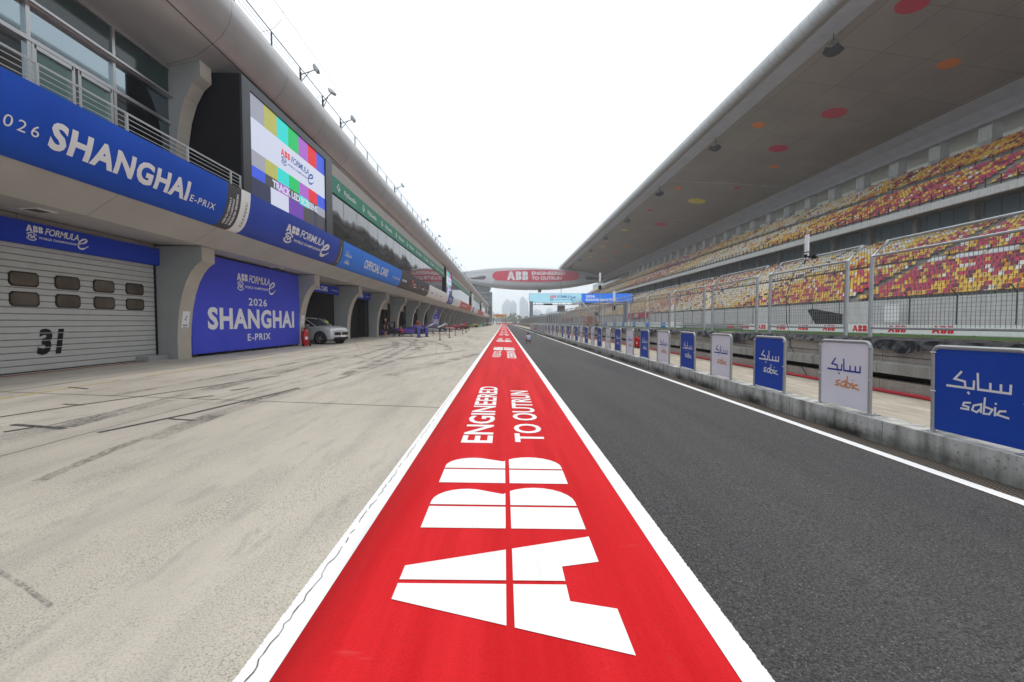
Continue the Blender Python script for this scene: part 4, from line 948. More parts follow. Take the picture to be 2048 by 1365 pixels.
tw = thing('pit_tower', 'dark tapering tower at the end of the pit building under the bridge', 'tower', (-13, 305, 0))
b = MB(); rings = []
for z, w in ((0, 5), (13, 5), (17, 4.6), (21, 4.8), (24, 5.8), (27, 7)): rings.append([(-14.8 - w, 300.5, z), (-14.8 + w, 300.5, z), (-14.8 + w, 312, z), (-14.8 - w, 312, z)])
b.loft(rings); b.build('core', M('tower_glass', (.05, .075, .085), .2, 0, ior=1.7), tw)
b = MB(); b.box(-11.2, -7.9, 301, 309, 0, 21.6); b.build('lift_shaft', M('tower_panel', (.22, .26, .30), .5), tw)
b = MB()
for z in (14.5, 18, 21): b.box(-20.5, -9.0, 300.0, 300.4, z, z + .25)
b.build('gallery', 'steel', tw)

# ------------------------------------------------------------------ start gantry, far gantry, masts
gt = thing('start_gantry', 'blue and pale blue start gantry with lit panels across the track', 'gantry', (22, 138, .3))
b = MB(); b.box(7.75, 8.75, 137.5, 138.5, 0, 8.0); b.build('post', M('gantry_paint', (.25, .29, .34), .5), gt)
b = MB(); b.box(36.4, 37.7, 137.5, 138.7, .3, 8.0); b.build('post', bpy.data.materials['gantry_paint'], gt)
b = MB(); b.box(7.6, 39.2, 137.6, 138.6, 7.62, 10.4); b.build('beam', 'cladding', gt)
b = MB(); b.quad((7.65, 137.58, 7.65), (23.4, 137.58, 7.65), (23.4, 137.58, 10.35), (7.65, 137.58, 10.35), m=0); b.quad((23.4, 137.58, 7.65), (38.9, 137.58, 7.65), (38.9, 137.58, 10.35), (23.4, 137.58, 10.35), m=1); b.build('display', ['e_sky', 'e_azure'], gt)
b = MB(); fm = FF(137.55); logo_fe(b, 13.8, 21.8, 8.05, 9.85, fm, 0, 1); text(b, '2026', 24.7, 27.5, 9.15, 9.9, fm, 2, .04); text(b, 'SHANGHAI E-PRIX', 24.7, 34.2, 8.1, 8.85, fm, 2, .04); b.build('lettering', ['e_ink', 'e_red', 'e_white'], gt)
b = MB()
for z in (7.0,): b.tube([(8.7, 138, z), (36.4, 138, z)], .09, 5)
for k in range(12): b.tube([(9.5 + 2.35*k, 138, 7.0), (9.5 + 2.35*k, 138, 7.62)], .06, 5)
b.build('truss', 'darksteel', gt)
b = MB(); b.box(12.1, 14.6, 137.7, 138.2, 6.85, 7.35); b.build('start_lights', 'black', gt)
sb = thing('start_signal_box', 'square hanging signal box beyond the start gantry', 'signal', (29, 232, 7)); b = MB(); b.box(27.2, 31.0, 231.5, 232.5, 8.2, 10.3); b.box(27.2, 31.0, 231.5, 232.5, 7.0, 8.19, 1)
for k in range(5): b.lathe([(.25, 231.45), (.25, 231.6)], 10, (27.7 + .7*k, 0, 7.6), 'y', 2)
b.build('body', ['cladding', 'black', 'rubber'], sb); b = MB(); b.tube([(29.1, 232, 10.3), (29.1, 232, 23.5)], .12, 6); b.build('hanger', 'darksteel', sb)
dg = thing('far_gantry', 'small yellow gantry board with red letters at the pit lane end', 'gantry', (-3, 332, 0))
b = MB(); b.box(-8, 1.9, 331.7, 332.3, 5.5, 7.6); b.build('board', M('gantry_yellow', (.72, .42, .03), .5), dg)
for x in (-7.6, 1.4):
    b = MB(); b.box(x - .18, x + .18, 331.8, 332.2, 0, 5.5); b.build('post', 'darksteel', dg)
b = MB(); text(b, 'DHL', -6, -.1, 5.95, 7.15, FF(331.68), 0, .05, .2); b.build('lettering', 'inkred', dg)
def mast(x, y, z1, label):
    r = thing('camera_mast', label, 'mast', (x, y, 1.287)); b = MB(); b.tube([(0, 0, 0), (0, 0, z1 - 2.0)], .05, 7); b.tube([(0, 0, z1 - 2.2), (0, 0, z1 - .4)], .035, 7); b.box(-.16, .16, -.16, .16, 0, .02); b.build('pole', 'steel', r, False, False)
    b = MB(); b.box(-.07, .07, -.05, .05, z1 - .75, z1); b.build('antenna', 'bwhite', r, False, False); b = MB(); b.box(-.1, .08, -.16, .16, z1 - 1.35, z1 - 1.05); b.tube([(0, -.16, z1 - 1.2), (0, -.36, z1 - 1.2)], .055, 8); b.build('camera_body', 'black', r, False, False); return r
mast(7.78, 36.9, 4.35, 'tall thin grey mast rising above the fence in front of the bridge')
mast(7.78, 32.1, 2.55, 'shorter mast with a camera standing on the pit wall beside the fence')
ca = thing('fence_camera', 'camera with a white flat antenna clamped to the fence top', 'camera', (8.02, 12.0, 3.3))
b = MB(); b.box(-.015, .015, -.075, .075, .18, .62); b.box(-.015, .015, -.07, .07, -.03, .14); b.build('antenna', 'bwhite', ca, False, False)
b = MB(); b.box(-.04, .04, -.05, .05, .02, .1); b.tube([(0, 0, .06), (.0, -.28, -.02)], .02, 6); b.box(-.05, .05, -.36, -.26, -.05, .04); b.tube([(0, 0, 0), (0, .1, -.14)], .02, 6); b.build('camera_body', 'black', ca, False, False)
b = MB(); b.tube([(-.02, .1, -.1), (-.12, .32, -.35), (-.30, .36, -1.0), (-.34, .24, -1.7), (-.36, .05, -2.02), (-.45, -.1, -2.3), (-.5, -.9, -3.05)], .009, 5); b.build('cable', 'black', ca, False, False)

# ------------------------------------------------------------------ people
SKIN = M('skin', (.48, .28, .19), .6)
STAND = dict(pelvis=(0, 0, .95), spine=(0, -.01, 1.13), chest=(0, 0, 1.36), neck=(0, .01, 1.49), head1=(0, .03, 1.57), head2=(0, .045, 1.65), head3=(0, .02, 1.73),
             sl=(-.18, 0, 1.42), el=(-.25, -.02, 1.12), wl=(-.26, .07, .88), hl=(-.26, .09, .80), sr=(.18, 0, 1.42), er=(.25, -.02, 1.12), wr=(.26, .07, .88), hr=(.26, .09, .80),
             pl=(-.10, 0, .92), kl=(-.11, .03, .50), al=(-.11, 0, .09), tl=(-.12, .15, .04), pr=(.10, 0, .92), kr=(.11, .03, .50), ar=(.11, 0, .09), tr=(.12, .15, .04))
CROUCH = dict(pelvis=(0, -.10, .30), spine=(0, -.10, .46), chest=(0, .06, .66), neck=(0, .14, .76), head1=(0, .19, .82), head2=(0, .22, .89), head3=(0, .20, .96),
              sl=(-.18, .08, .70), el=(-.26, .26, .50), wl=(-.12, .44, .56), hl=(-.07, .50, .60), sr=(.18, .08, .70), er=(.26, .26, .50), wr=(.12, .44, .56), hr=(.07, .50, .60),
              pl=(-.10, -.08, .29), kl=(-.20, .33, .44), al=(-.17, .05, .09), tl=(-.19, .20, .04), pr=(.10, -.08, .29), kr=(.20, .33, .44), ar=(.17, .05, .09), tr=(.19, .20, .04))
RAD = dict(pelvis=(.155, .12), spine=(.14, .105), chest=(.17, .115), neck=(.055, .055), head1=(.065, .075), head2=(.08, .10), head3=(.06, .075), sl=(.062, .06), el=(.043, .043), wl=(.03, .028), hl=(.036, .018), pl=(.09, .09), kl=(.06, .06), al=(.04, .045), tl=(.04, .028))
for k in ('sl', 'el', 'wl', 'hl', 'pl', 'kl', 'al', 'tl'): RAD[k[0] + 'r'] = RAD[k]
BONES = [('pelvis', 'spine', 1), ('spine', 'chest', 1), ('chest', 'neck', 1), ('neck', 'head1', 0), ('head1', 'head2', 0), ('head2', 'head3', 0)]
for s_ in 'lr': BONES += [('chest', 's' + s_, 1), ('s' + s_, 'e' + s_, 1), ('e' + s_, 'w' + s_, 0), ('w' + s_, 'h' + s_, 0), ('pelvis', 'p' + s_, 2), ('p' + s_, 'k' + s_, 2), ('k' + s_, 'a' + s_, 2), ('a' + s_, 't' + s_, 3)]
def person(label, loc, rz, top, legs, hair, pose=STAND, shoes=(.04, .04, .04), edit=None, bare_legs=False, vest=None, scale=1.0, sleeves=False):
    J = dict(pose); J.update(edit or {}); names = list(J); idx = {n_: i for i, n_ in enumerate(names)}
    V = [J[n_] for n_ in names]; E_ = [(idx[a], idx[b_]) for a, b_, _ in BONES]; R_ = [RAD[n_] for n_ in names]
    for s_ in 'lr':                                    # four fingers and a thumb, slightly curled
        h, w_ = Vector(J['h' + s_]), Vector(J['w' + s_]); d = (h - w_).normalized(); sd = Vector((0, 1, 0)) if abs(d.y) < .8 else Vector((0, 0, 1)); inn = Vector((1 if s_ == 'l' else -1, 0, 0))
        for q in range(5):
            if q < 4: a = h + sd*(.026 - .017*q) + d*.02; m_ = a + d*(.035 - .004*abs(q - 1.4)); e_ = m_ + d*.026 + inn*.016; src = h
            else: a = w_ + sd*.035 + d*.02; m_ = a + d*.03 + sd*.018; e_ = m_ + d*.025; src = w_
            i = len(V); V += [tuple(a), tuple(m_), tuple(e_)]; R_ += [(.010, .010), (.009, .009), (.008, .008)]; E_ += [(idx[('h' if q < 4 else 'w') + s_], i), (i, i + 1), (i + 1, i + 2)]
    me = bpy.data.meshes.new('person_rig'); me.from_pydata(V, E_, []); o = bpy.data.objects.new('person_rig', me); COL.objects.link(o)
    o.modifiers.new('s', 'SKIN'); o.modifiers.new('u', 'SUBSURF').levels = 1
    for i, sv in enumerate(me.skin_vertices[0].data): sv.radius = R_[i]; sv.use_root = (i == idx['pelvis'])
    me2 = bpy.data.meshes.new_from_object(o.evaluated_get(bpy.context.evaluated_depsgraph_get())); bpy.data.objects.remove(o); me2.name = 'person'
    mats = [SKIN, M('clothing_top', top, .8), M('clothing_legs', legs, .8), M('shoe', shoes, .6), M('clothing_vest', vest or top, .7)]
    for q in mats: me2.materials.append(q)
    segs_ = [(Vector(J[a]), Vector(J[b_]), m_, a, b_) for a, b_, m_ in BONES]
    for p in me2.polygons:
        c = p.center; best = (9, 0)
        for A, B_, m_, a, b_ in segs_:
            d = B_ - A; t = max(0, min(1, (c - A).dot(d)/d.length_squared)); q = (c - A - d*t).length
            if q < best[0]:
                mm = m_
                if bare_legs and a[0] == 'k': mm = 0
                if sleeves and a[0] == 'e': mm = 1
                if vest and m_ == 1 and a in ('pelvis', 'spine', 'chest'): mm = 4
                best = (q, mm)
        p.material_index = best[1]; p.use_smooth = True
    r = bpy.data.objects.new('person', me2); COL.objects.link(r); r.location = loc; r.rotation_euler.z = rz; r.scale = (scale,)*3; tag(r, label, 'person')
    h1, h2, h3 = (Vector(J[k]) for k in ('head1', 'head2', 'head3')); ax = (h3 - h1).normalized()
    b = MB(); Rm = Vector((0, 0, 1)).rotation_difference(ax).to_matrix()
    for k in range(6):
        t = k/5*pi*.56; n_ = 12; ring = []
        for j in range(n_):
            a = 2*pi*j/n_; v = Vector((.092*sin(t)*cos(a), -.012 + .108*sin(t)*sin(a) - .03*(k/5), .02 + .105*cos(t) - (.03 if sin(a) < -.2 else 0)*(k/5))); ring.append(tuple(h2 + Rm @ v))
        if k == 0: top_ = ring
        else: b.loft([top_, ring], caps=False); top_ = ring
    b.build('hair', M('hair', hair, .7), r, True, False)
    f = MB(); fw = Rm @ Vector((0, 1, 0)); sd = Rm @ Vector((1, 0, 0)); c = h2 + fw*.098
    f.tube([tuple(c + ax*.015), tuple(c + fw*.022 - ax*.018), tuple(c - ax*.024)], .011, 6, 0)
    for s_ in (-1, 1): f.tube([tuple(c + sd*.03*s_ + ax*.022 - fw*.012), tuple(c + sd*.03*s_ + ax*.022 - fw*.002)], .011, 6, 1); f.tube([tuple(h2 + sd*.088*s_ + ax*.02), tuple(h2 + sd*.095*s_ - ax*.03)], .02, 6, 0)
    f.tube([tuple(c - sd*.022 - ax*.045 - fw*.012), tuple(c + sd*.022 - ax*.045 - fw*.012)], .006, 5, 2)
    f.build('face', [SKIN, M('eye', (.02, .015, .01), .3), M('lips', (.35, .12, .1), .6)], r, True, False); return r
person('person crouching on the pit lane in a pale blue shirt seen from behind', (1.88, 34.6, G(1.88)), .15, (.42, .46, .58), (.22, .15, .12), (.02, .018, .016), CROUCH, scale=.86)
person('person in black shirt and shorts standing by the second open garage', (-11.45, 44.2, .23), -1.9, (.02, .02, .022), (.02, .02, .022), (.45, .36, .25), bare_legs=True, shoes=(.6, .6, .6), scale=1.0)
person('person in black reaching an arm out, standing by the curved column', (-10.65, 44.4, .215), 1.9, (.02, .02, .024), (.02, .02, .022), (.4, .12, .04), edit=dict(el=(-.12, .34, 1.34), wl=(-.06, .58, 1.30), hl=(-.05, .66, 1.29), chest=(0, .03, 1.35), head2=(0, .08, 1.64)), bare_legs=False)
person('person crouching in a dark red shirt next to the purple car', (-10.1, 45.2, .20), .8, (.32, .04, .05), (.03, .03, .03), (.3, .2, .1), CROUCH)
person('person with orange red hair bending behind the purple car', (-9.7, 52.3, .2), 2.6, (.55, .12, .07), (.03, .03, .03), (.5, .14, .05), edit=dict(chest=(0, .18, 1.3), neck=(0, .25, 1.42), head1=(0, .29, 1.48), head2=(0, .32, 1.56), head3=(0, .31, 1.63), sl=(-.18, .18, 1.35), sr=(.18, .18, 1.35), el=(-.24, .3, 1.1), er=(.24, .3, 1.1), wl=(-.2, .45, .95), wr=(.2, .45, .95), hl=(-.2, .52, .92), hr=(.2, .52, .92)))
person('person in a bright yellow vest standing behind the silver car', (-12.75, 33.0, .26), 1.15, (.30, .30, .31), (.03, .03, .035), (.05, .03, .02), vest=(.55, .9, .06), sleeves=True, edit=dict(chest=(0, .10, 1.34), neck=(0, .17, 1.46), head1=(0, .21, 1.53), head2=(0, .24, 1.61), head3=(0, .23, 1.69), sl=(-.18, .12, 1.40), sr=(.18, .12, 1.40), el=(-.22, .30, 1.14), er=(.22, .30, 1.14), wl=(-.18, .52, 1.05), wr=(.18, .52, 1.05), hl=(-.18, .60, 1.04), hr=(.18, .60, 1.04)))
person('person in a red top and red shorts standing by the red car', (-7.1, 80.5, .14), 1.0, (.6, .03, .04), (.55, .03, .04), (.03, .02, .02), bare_legs=True)
person('person in dark red bending over the red and white car', (-8.9, 73.5, .18), -1.2, (.35, .03, .04), (.05, .03, .03), (.04, .03, .02), CROUCH, scale=1.3)
person('distant person in a yellow vest beside the row of garages', (-7.3, 180, .15), 3.0, (.6, .75, .05), (.05, .05, .06), (.04, .03, .02), vest=(.6, .85, .05))
person('distant person in a white shirt beside the teal car', (-8.6, 152, .17), 2.0, (.75, .75, .75), (.05, .05, .06), (.04, .03, .02))
person('distant person in dark clothes walking at the pit lane end, on the left', (-3.3, 215, .07), 0, (.04, .04, .05), (.04, .04, .05), (.03, .02, .02))
person('distant person in dark clothes walking at the pit lane end, on the right', (-2.3, 240, .05), 3.0, (.05, .05, .06), (.04, .04, .05), (.03, .02, .02))
person('distant person in a red shirt and white trousers crouching by the barrier at the kerb', (5.0, 70, -.1), 2.8, (.6, .15, .12), (.75, .75, .75), (.03, .02, .02), CROUCH, scale=1.25)

# ------------------------------------------------------------------ silver sport utility car half out of the garage
def wheel_parts(parent, x, y, r, w, side, rimmat='alu', spokes=10, name='wheel'):
    b = MB(); b.lathe([(r*.66, -w/2), (r*.93, -w/2), (r, -w*.36), (r, w*.36), (r*.93, w/2), (r*.70, w/2)], 28, (x, 0, r), 'y'); b.v = [(a, c + y, d) for a, c, d in b.v]
    wh = b.build('wheel', 'rubber', parent, True, False)
    b = MB(); f = y + side*w*.42
    b.lathe([(r*.72, -.01*side), (r*.72, .014*side), (r*.64, .014*side), (r*.62, -.03*side)], 28, (x, f, r), 'y', 0); b.lathe([(0.001, 0), (r*.70, 0)], 20, (x, f - side*.06, r), 'y', 1)
    for k in range(spokes):
        a = 2*pi*k/spokes + (.12 if k % 2 else -.12); d = Vector((cos(a), 0, sin(a))); t = Vector((-sin(a), 0, cos(a)))
        c0 = Vector((x, f + side*.0, r)) + d*r*.10; c1 = Vector((x, f + side*.01, r)) + d*r*.66
        b.quad(*[tuple(v) for v in (c0 - t*.022, c1 - t*.015, c1 + t*.015, c0 + t*.022)])
        b.quad(*[tuple(v + Vector((0, -side*.03, 0))) for v in (c0 - t*.022, c1 - t*.015, c1 + t*.015, c0 + t*.022)])
    b.lathe([(0.001, .02*side), (r*.12, .02*side), (r*.14, -.02*side)], 12, (x, f, r), 'y', 0)
    b.build('rim', [rimmat, 'black'], wh, False, False); return wh
mt['silver'] = M('car_silver', (.56, .58, .59), .25, .25)
mt['lens'] = M('lamp_glass', (.7, .72, .75), .08, .3)
suv = thing('parked_car', 'silver sport utility car nosing out of the first open garage', 'car', (-11.31, 29.77, .226), radians(-16))
ST = [(-3.85, .55, .80, .92, .95), (-3.75, .40, .92, 1.12, 1.13), (-3.3, .30, .97, 1.17, 1.2), (-2.4, .28, .985, 1.16, 1.19), (-1.2, .28, .985, 1.12, 1.16), (-.75, .28, .985, 1.10, 1.15), (-.45, .30, .985, 1.09, 1.16), (0, .32, .985, 1.09, 1.165), (.30, .32, .975, 1.07, 1.14), (.52, .30, .95, 1.03, 1.10), (.67, .30, .91, .97, 1.04), (.775, .32, .86, .90, .97), (.835, .37, .80, .82, .88), (.85, .45, .74, .74, .78)]
b = MB(); rings = []
for x, zb, w, zs_, zt in ST:                             # lower body: sill, flank, shoulder, bonnet
    ring = [(x, -w*.90, zb), (x, -w, zb + .13), (x, -w*1.0, (zb + zs_)/2), (x, -w*.975, zs_ - .05), (x, -w*.90, zs_ + .01), (x, -w*.5, zt), (x, 0, zt + .015)]
    rings.append(ring + [(a, -c, d) for a, c, d in reversed(ring[:-1])])
b.loft(rings); suvb = b.build('body', 'silver', suv, True, False)
GH = [(-3.70, .80, 1.10, 1.16), (-3.3, .74, 1.14, 1.54), (-2.6, .70, 1.15, 1.68), (-1.9, .69, 1.13, 1.71), (-1.35, .70, 1.12, 1.65), (-.85, .74, 1.10, 1.38), (-.42, .80, 1.08, 1.14)]
b = MB(); rings = []
for x, w, zb, zt in GH: rings.append([(x, -.88, zb), (x, -.88 + (.88 - w)*.5, (zb + zt)/2), (x, -w, zt - .05), (x, -w*.8, zt), (x, w*.8, zt), (x, w, zt - .05), (x, .88 - (.88 - w)*.5, (zb + zt)/2), (x, .88, zb)])
b.loft(rings); b.build('cabin_glass', 'carglass', suv, True, False)
b = MB()
b.loft([[(x, -w*.82, zt - .02), (x, -w*.82, zt + .015), (x, w*.82, zt + .015), (x, w*.82, zt - .02)] for x, w, zb, zt in GH[1:5]])
for s_ in (-1, 1):
    b.tube([(-.42, s_*.83, 1.13), (-.85, s_*.765, 1.37), (-1.35, s_*.715, 1.64)], .035, 6); b.tube([(-2.1, s_*.90, 1.08), (-2.05, s_*.72, 1.63)], .03, 6); b.tube([(-3.3, s_*.87, 1.1), (-3.0, s_*.73, 1.58)], .05, 6)
b.build('roof', 'silver', suv, True, False)
for s_ in (-1, 1):
    b = MB(); b.loft([[(x_, s_*.97 - .03, 1.13 + q), (x_, s_*1.12, 1.13 + q), (x_, s_*1.12, 1.25 - q), (x_, s_*.97 - .03, 1.25 - q)] for x_, q in ((-.95, .0), (-.82, .0), (-.74, .04))]); b.build('mirror', 'silver', suv, True, False)
    b = MB(); b.lathe([(.46, -.02), (.46, .012)], 28, (0, s_*.985, .385), 'y'); b.lathe([(.001, 0), (.46, .0)], 28, (0, s_*.99, .385), 'y'); b.build('wheel_arch', 'black', suv, False, False)
    b = MB(); b.lathe([(.001, 0), (.46, .0)], 28, (-2.9, s_*.988, .385), 'y'); b.build('wheel_arch', 'black', suv, False, False)
    for x in (0, -2.9): wheel_parts(suv, x, s_*.90, .385, .27, s_)
    b = MB(); b.loft([[(.40, s_*.88, .93), (.40, s_*.985, .93), (.40, s_*.92, 1.075), (.40, s_*.84, 1.05)], [(.62, s_*.80, .84), (.69, s_*.935, .84), (.69, s_*.86, 1.0), (.60, s_*.76, .98)], [(.74, s_*.55, .80), (.845, s_*.76, .78), (.83, s_*.64, .91), (.74, s_*.54, .90)]]); b.build('headlight', 'lens', suv, True, False)
    b = MB(); b.prism([(s_*.07, .58), (s_*.68, .58), (s_*.68, .75), (s_*.07, .75)], .70, .868, axis='x'); b.build('air_intake', 'black', suv, False, False)
    b = MB(); b.box(-.72, -.715, s_*.982 - .01, s_*.982 + .012, .45, 1.0); b.box(-2.0, -1.995, s_*.982 - .01, s_*.982 + .012, .42, 1.02); b.build('door_seam', 'black', suv, False, False)
    b = MB(); b.box(-1.9, -.85, s_*1.003, s_*1.006, .80, .92); b.build('door_stripe', 'bwhite', suv, False, False)
b = MB(); b.prism([(-.76, .30), (.76, .30), (.70, .44), (-.70, .44)], .65, .86, axis='x'); b.build('bumper', 'black', suv, False, False)
b = MB(); b.box(.85, .875, -.05, .45, .44, .56); b.build('number_plate', 'white', suv, False, False)

# ------------------------------------------------------------------ single seat racing cars
LIV = []
def livery(name, c1, c2): return M('livery_' + name, c1, .3), M('livery_' + name + '_trim', c2, .3)
def formula(l1, l2):
    r = thing('racing_car', 'x', 'racing car')
    def ell(x, w, z0, z1, n_=12): return [(x, w*cos(2*pi*k/n_ + .26), (z0 + z1)/2 + (z1 - z0)/2*sin(2*pi*k/n_ + .26)) for k in range(n_)]
    b = MB(); b.loft([ell(2.45, .05, .22, .30), ell(2.0, .12, .20, .38), ell(1.3, .20, .16, .52), ell(.6, .30, .12, .64), ell(.1, .36, .10, .68), ell(-.5, .36, .10, .66), ell(-.9, .30, .10, .98), ell(-1.5, .22, .12, .86), ell(-2.3, .10, .2, .5)]); bd = b.build('body', l1, r, True, False)
    b = MB(); b.loft([ell(.05, .22, .60, .70), ell(-.55, .22, .62, .70)]); b.build('cockpit', 'black', bd, True, False)
    b = MB(); b.prism([(-2.3, -.5), (-2.3, .5), (-1.2, .82), (.6, .82), (1.5, .3), (1.5, -.3), (.6, -.82), (-1.2, -.82)], .06, .10, axis='z'); b.build('floor_plate', 'charcoal', r, False, False)
    for s_ in (-1, 1):
        b = MB(); b.loft([[(x, s_*(.30), z0), (x, s_*w, z0), (x, s_*w, z1 - .05), (x, s_*(.32), z1)] for x, w, z0, z1 in ((.45, .62, .14, .46), (-.3, .78, .11, .50), (-1.2, .70, .11, .42), (-1.9, .40, .12, .34))]); b.build('sidepod', l2, r, True, False)
        b = MB(); b.loft([[(x, s_*.88, z), (x, s_*.92, z), (x, s_*.92, z + .34), (x, s_*.88, z + .30)] for x, z in ((2.3, .09), (1.75, .09))]); b.build('endplate', l2, r, False, False)
        b = MB(); b.loft([[(x, s_*.30, z), (x, s_*.94, z + dz), (x, s_*.94, z + dz + .03), (x, s_*.30, z + .03)] for x, z, dz in ((-1.75, .72, .14), (-2.35, .86, .22))]); b.build('rear_wing', l2, r, False, False)
        b = MB(); b.tube([(-1.9, s_*.22, .42), (-2.05, s_*.52, .80)], .035, 6); b.build('wing_pylon', l1, r, False, False)
    b = MB(); b.loft([[(x, -.9, z), (x, .9, z), (x, .9, z + .03), (x, -.9, z + .03)] for x, z in ((2.42, .12), (2.05, .17), (1.9, .25))]); b.build('front_wing', l1, r, False, False)
    b = MB(); b.tube([(.35, 0, .60), (.28, 0, .84)], .035, 7); b.tube([(.28, 0, .84), (.16, .20, .86), (-.2, .30, .86), (-.65, .27, .80)], .04, 7); b.tube([(.28, 0, .84), (.16, -.20, .86), (-.2, -.30, .86), (-.65, -.27, .80)], .04, 7); b.build('halo', 'charcoal', r, True, False)
    for x, w in ((1.55, .24), (-1.45, .30)):
        for s_ in (-1, 1): wheel_parts(r, x, s_*(.85 - w/2), .335, w, s_, 'darksteel', 8)
    for x in (1.55, -1.45):
        for s_ in (-1, 1): b = MB(); b.lathe([(.001, -.05), (.14, -.05), (.15, .05), (.001, .06)], 14, (x, s_*.62, .335), 'y'); b.build('hub', 'darksteel', r, True, False)
    b = MB()
    for x in (1.55, -1.45):
        for z in (.26, .42): b.tube([(x, -.66, z), (x - .15, 0, z - .02), (x, .66, z)], .018, 5)
    b.build('suspension_arm', 'black', r, False, False)
    return r
liv = [('purple', (.06, .028, .24), (.11, .055, .33)), ('white', (.07, .07, .08), (.34, .35, .38)), ('red', (.30, .025, .045), (.5, .32, .34)), ('crimson', (.25, .02, .035), (.05, .05, .06)), ('lime', (.30, .32, .05), (.12, .16, .06)), ('teal', (.03, .32, .24), (.35, .5, .45)), ('maroon', (.25, .02, .05), (.4, .3, .1)), ('yellow', (.45, .38, .05), (.1, .1, .1))]
lab = ['purple racing car parked tail out by the second open garage', 'stripped dark grey racing car parked behind the purple one', 'red and white racing car behind the stripped grey one', 'crimson racing car beside the person in red', 'lime and dark green racing car far along the garages', 'teal racing car near the distant person in white', 'maroon racing car far down the pit lane', 'yellow racing car farthest down the pit lane']
posn = [(-10.0, 46.3, 0), (-9.4, 56.8, 0), (-8.8, 71.5, 0), (-8.6, 84, 0), (-8.3, 112, 0), (-8.0, 146, 0), (-7.6, 165, 0), (-7.2, 188, 0)]
fc0 = None
for (nm, c1, c2), lb, (x, y, _) in zip(liv, lab, posn):
    l1, l2 = livery(nm, c1, c2)
    if fc0 is None: r = fc0 = formula(l1, l2); base = (l1, l2)
    else:
        r = copy_tree(fc0)
        def paint(o):
            for ch in o.children:
                if ch.type == 'MESH':
                    for s_ in ch.material_slots:
                        if s_.material in base: q = base.index(s_.material); s_.link = 'OBJECT'; s_.material = (l1, l2)[q]
                paint(ch)
        paint(r)
    if posn.index((x, y, _)) in (1, 2):                # these two stand on their stands without wheels
        for ch in list(r.children):
            if ch.name.startswith('wheel'):
                for g in list(ch.children): bpy.data.objects.remove(g)
                bpy.data.objects.remove(ch)
    r.location = (x, y, G(x) + .22); r.rotation_euler = (0, -.02, pi + random.uniform(-.12, .12)); tag(r, lb, 'racing car', 'racing cars outside the garages')
    s0 = thing('car_stand', f'low black stand carrying the {lb.split(" racing")[0]} racing car', 'stand', (x, y, G(x)), 0, 'stands under the racing cars'); b = MB(); b.box(-.9, .9, -.3, .3, .24, .28); b.box(-.8, .8, -.25, .25, .0, .03)
    for q in (-.7, .7): b.tube([(q, -.22, .02), (q*.6, .22, .26)], .02, 5); b.tube([(q, .22, .02), (q*.6, -.22, .26)], .02, 5)
    b.build('frame', 'black', s0, False, False)
for i, (x, y) in enumerate(((-8.15, 43.6), (-7.8, 46.0))):
    r = thing('blue_upright', f"padded blue upright behind the purple racing car, {'nearer' if i == 0 else 'farther'} one", 'upright', (x, y, G(x))); b = MB(); b.prism([(-.13, 0), (.16, 0), (.12, .9), (.02, 1.0), (-.13, .92)], -.08, .08); b.box(-.25, .28, -.2, .2, 0, .03, 1); b.build('pad', [M('pad_blue', (.10, .12, .42), .6), 'black'], r, False, False)
    r['label'] = f"padded blue upright behind the purple racing car, {'nearer' if i == 0 else 'farther'} one"
# bonnets of the stripped cars, propped up white covers
for i, (x, y, rx) in enumerate(((-8.9, 54.8, .5), (-7.5, 55.2, .5))):
    r = thing('body_cover', 'x', 'body panel', (x, y, 1.05 if i < 2 else 1.15), .1*i); b = MB()
    b.loft([[(-.48 + .96*t, -.34 + .1*t, .46*t - .1), (-.48 + .96*t, .34 - .1*t, .46*t - .1), (-.48 + .96*t, .28 - .1*t, .46*t + .04), (-.48 + .96*t, -.28 + .1*t, .46*t + .04)] for t in (0, .35, .7, 1)]); b.build('panel', 'bwhite', r, True, False)
    b = MB()
    for q in (-.3, .3): b.tube([(q, 0, -.05), (q*1.4, -.2, -.85)], .02, 5); b.tube([(q, 0, -.05), (q*1.4, .2, -.85)], .02, 5)
    b.build('trestle', 'darksteel', r, False, False); tag(r, ['white slanted body panel on a trestle left of the far hoarding', 'white slanted body panel on a trestle under the far hoarding', 'white slanted body panel above the purple racing car'][i], 'body panel')
# belt barrier posts
bp0 = None
for k, (x, y) in enumerate(((-5.45, 38.8), (-5.35, 44.6), (-5.6, 52.4), (-5.3, 58.5), (-5.5, 65.5), (-5.9, 72.5), (-6.2, 80.5))):
    if bp0 is None:
        r = bp0 = thing('belt_post', 'x', 'barrier post'); b = MB(); b.lathe([(.001, .05), (.10, .045), (.17, .02), (.17, 0)], 16); b.build('base', 'black', r, True, False); b = MB(); b.lathe([(.032, .03), (.032, .92), (.042, .92), (.042, 1.0), (.02, 1.02), (.001, 1.02)], 12); b.build('post', 'black', r, True, False)
    else: r = copy_tree(bp0)
    r.location = (x, y, G(x)); tag(r, f'black belt barrier post standing before the racing cars, {ordinal(k + 1)} from the nearest', 'barrier post', 'belt barrier posts on the apron')
b = MB(); P = [(-5.45, 38.8), (-5.35, 44.6), (-5.6, 52.4), (-5.3, 58.5), (-5.5, 65.5), (-5.9, 72.5), (-6.2, 80.5)]
for (x0, y0), (x1, y1) in zip(P[2:], P[3:]): b.quad((x0, y0, G(x0) + .9), (x1, y1, G(x1) + .9), (x1, y1, G(x1) + .96), (x0, y0, G(x0) + .96)); b.quad((x0 + .004, y0, G(x0) + .96), (x1 + .004, y1, G(x1) + .96), (x1 + .004, y1, G(x1) + .9), (x0 + .004, y0, G(x0) + .9))
tag(b.build('barrier_belt', 'black'), 'black belts strung between the farther barrier posts', 'belt')
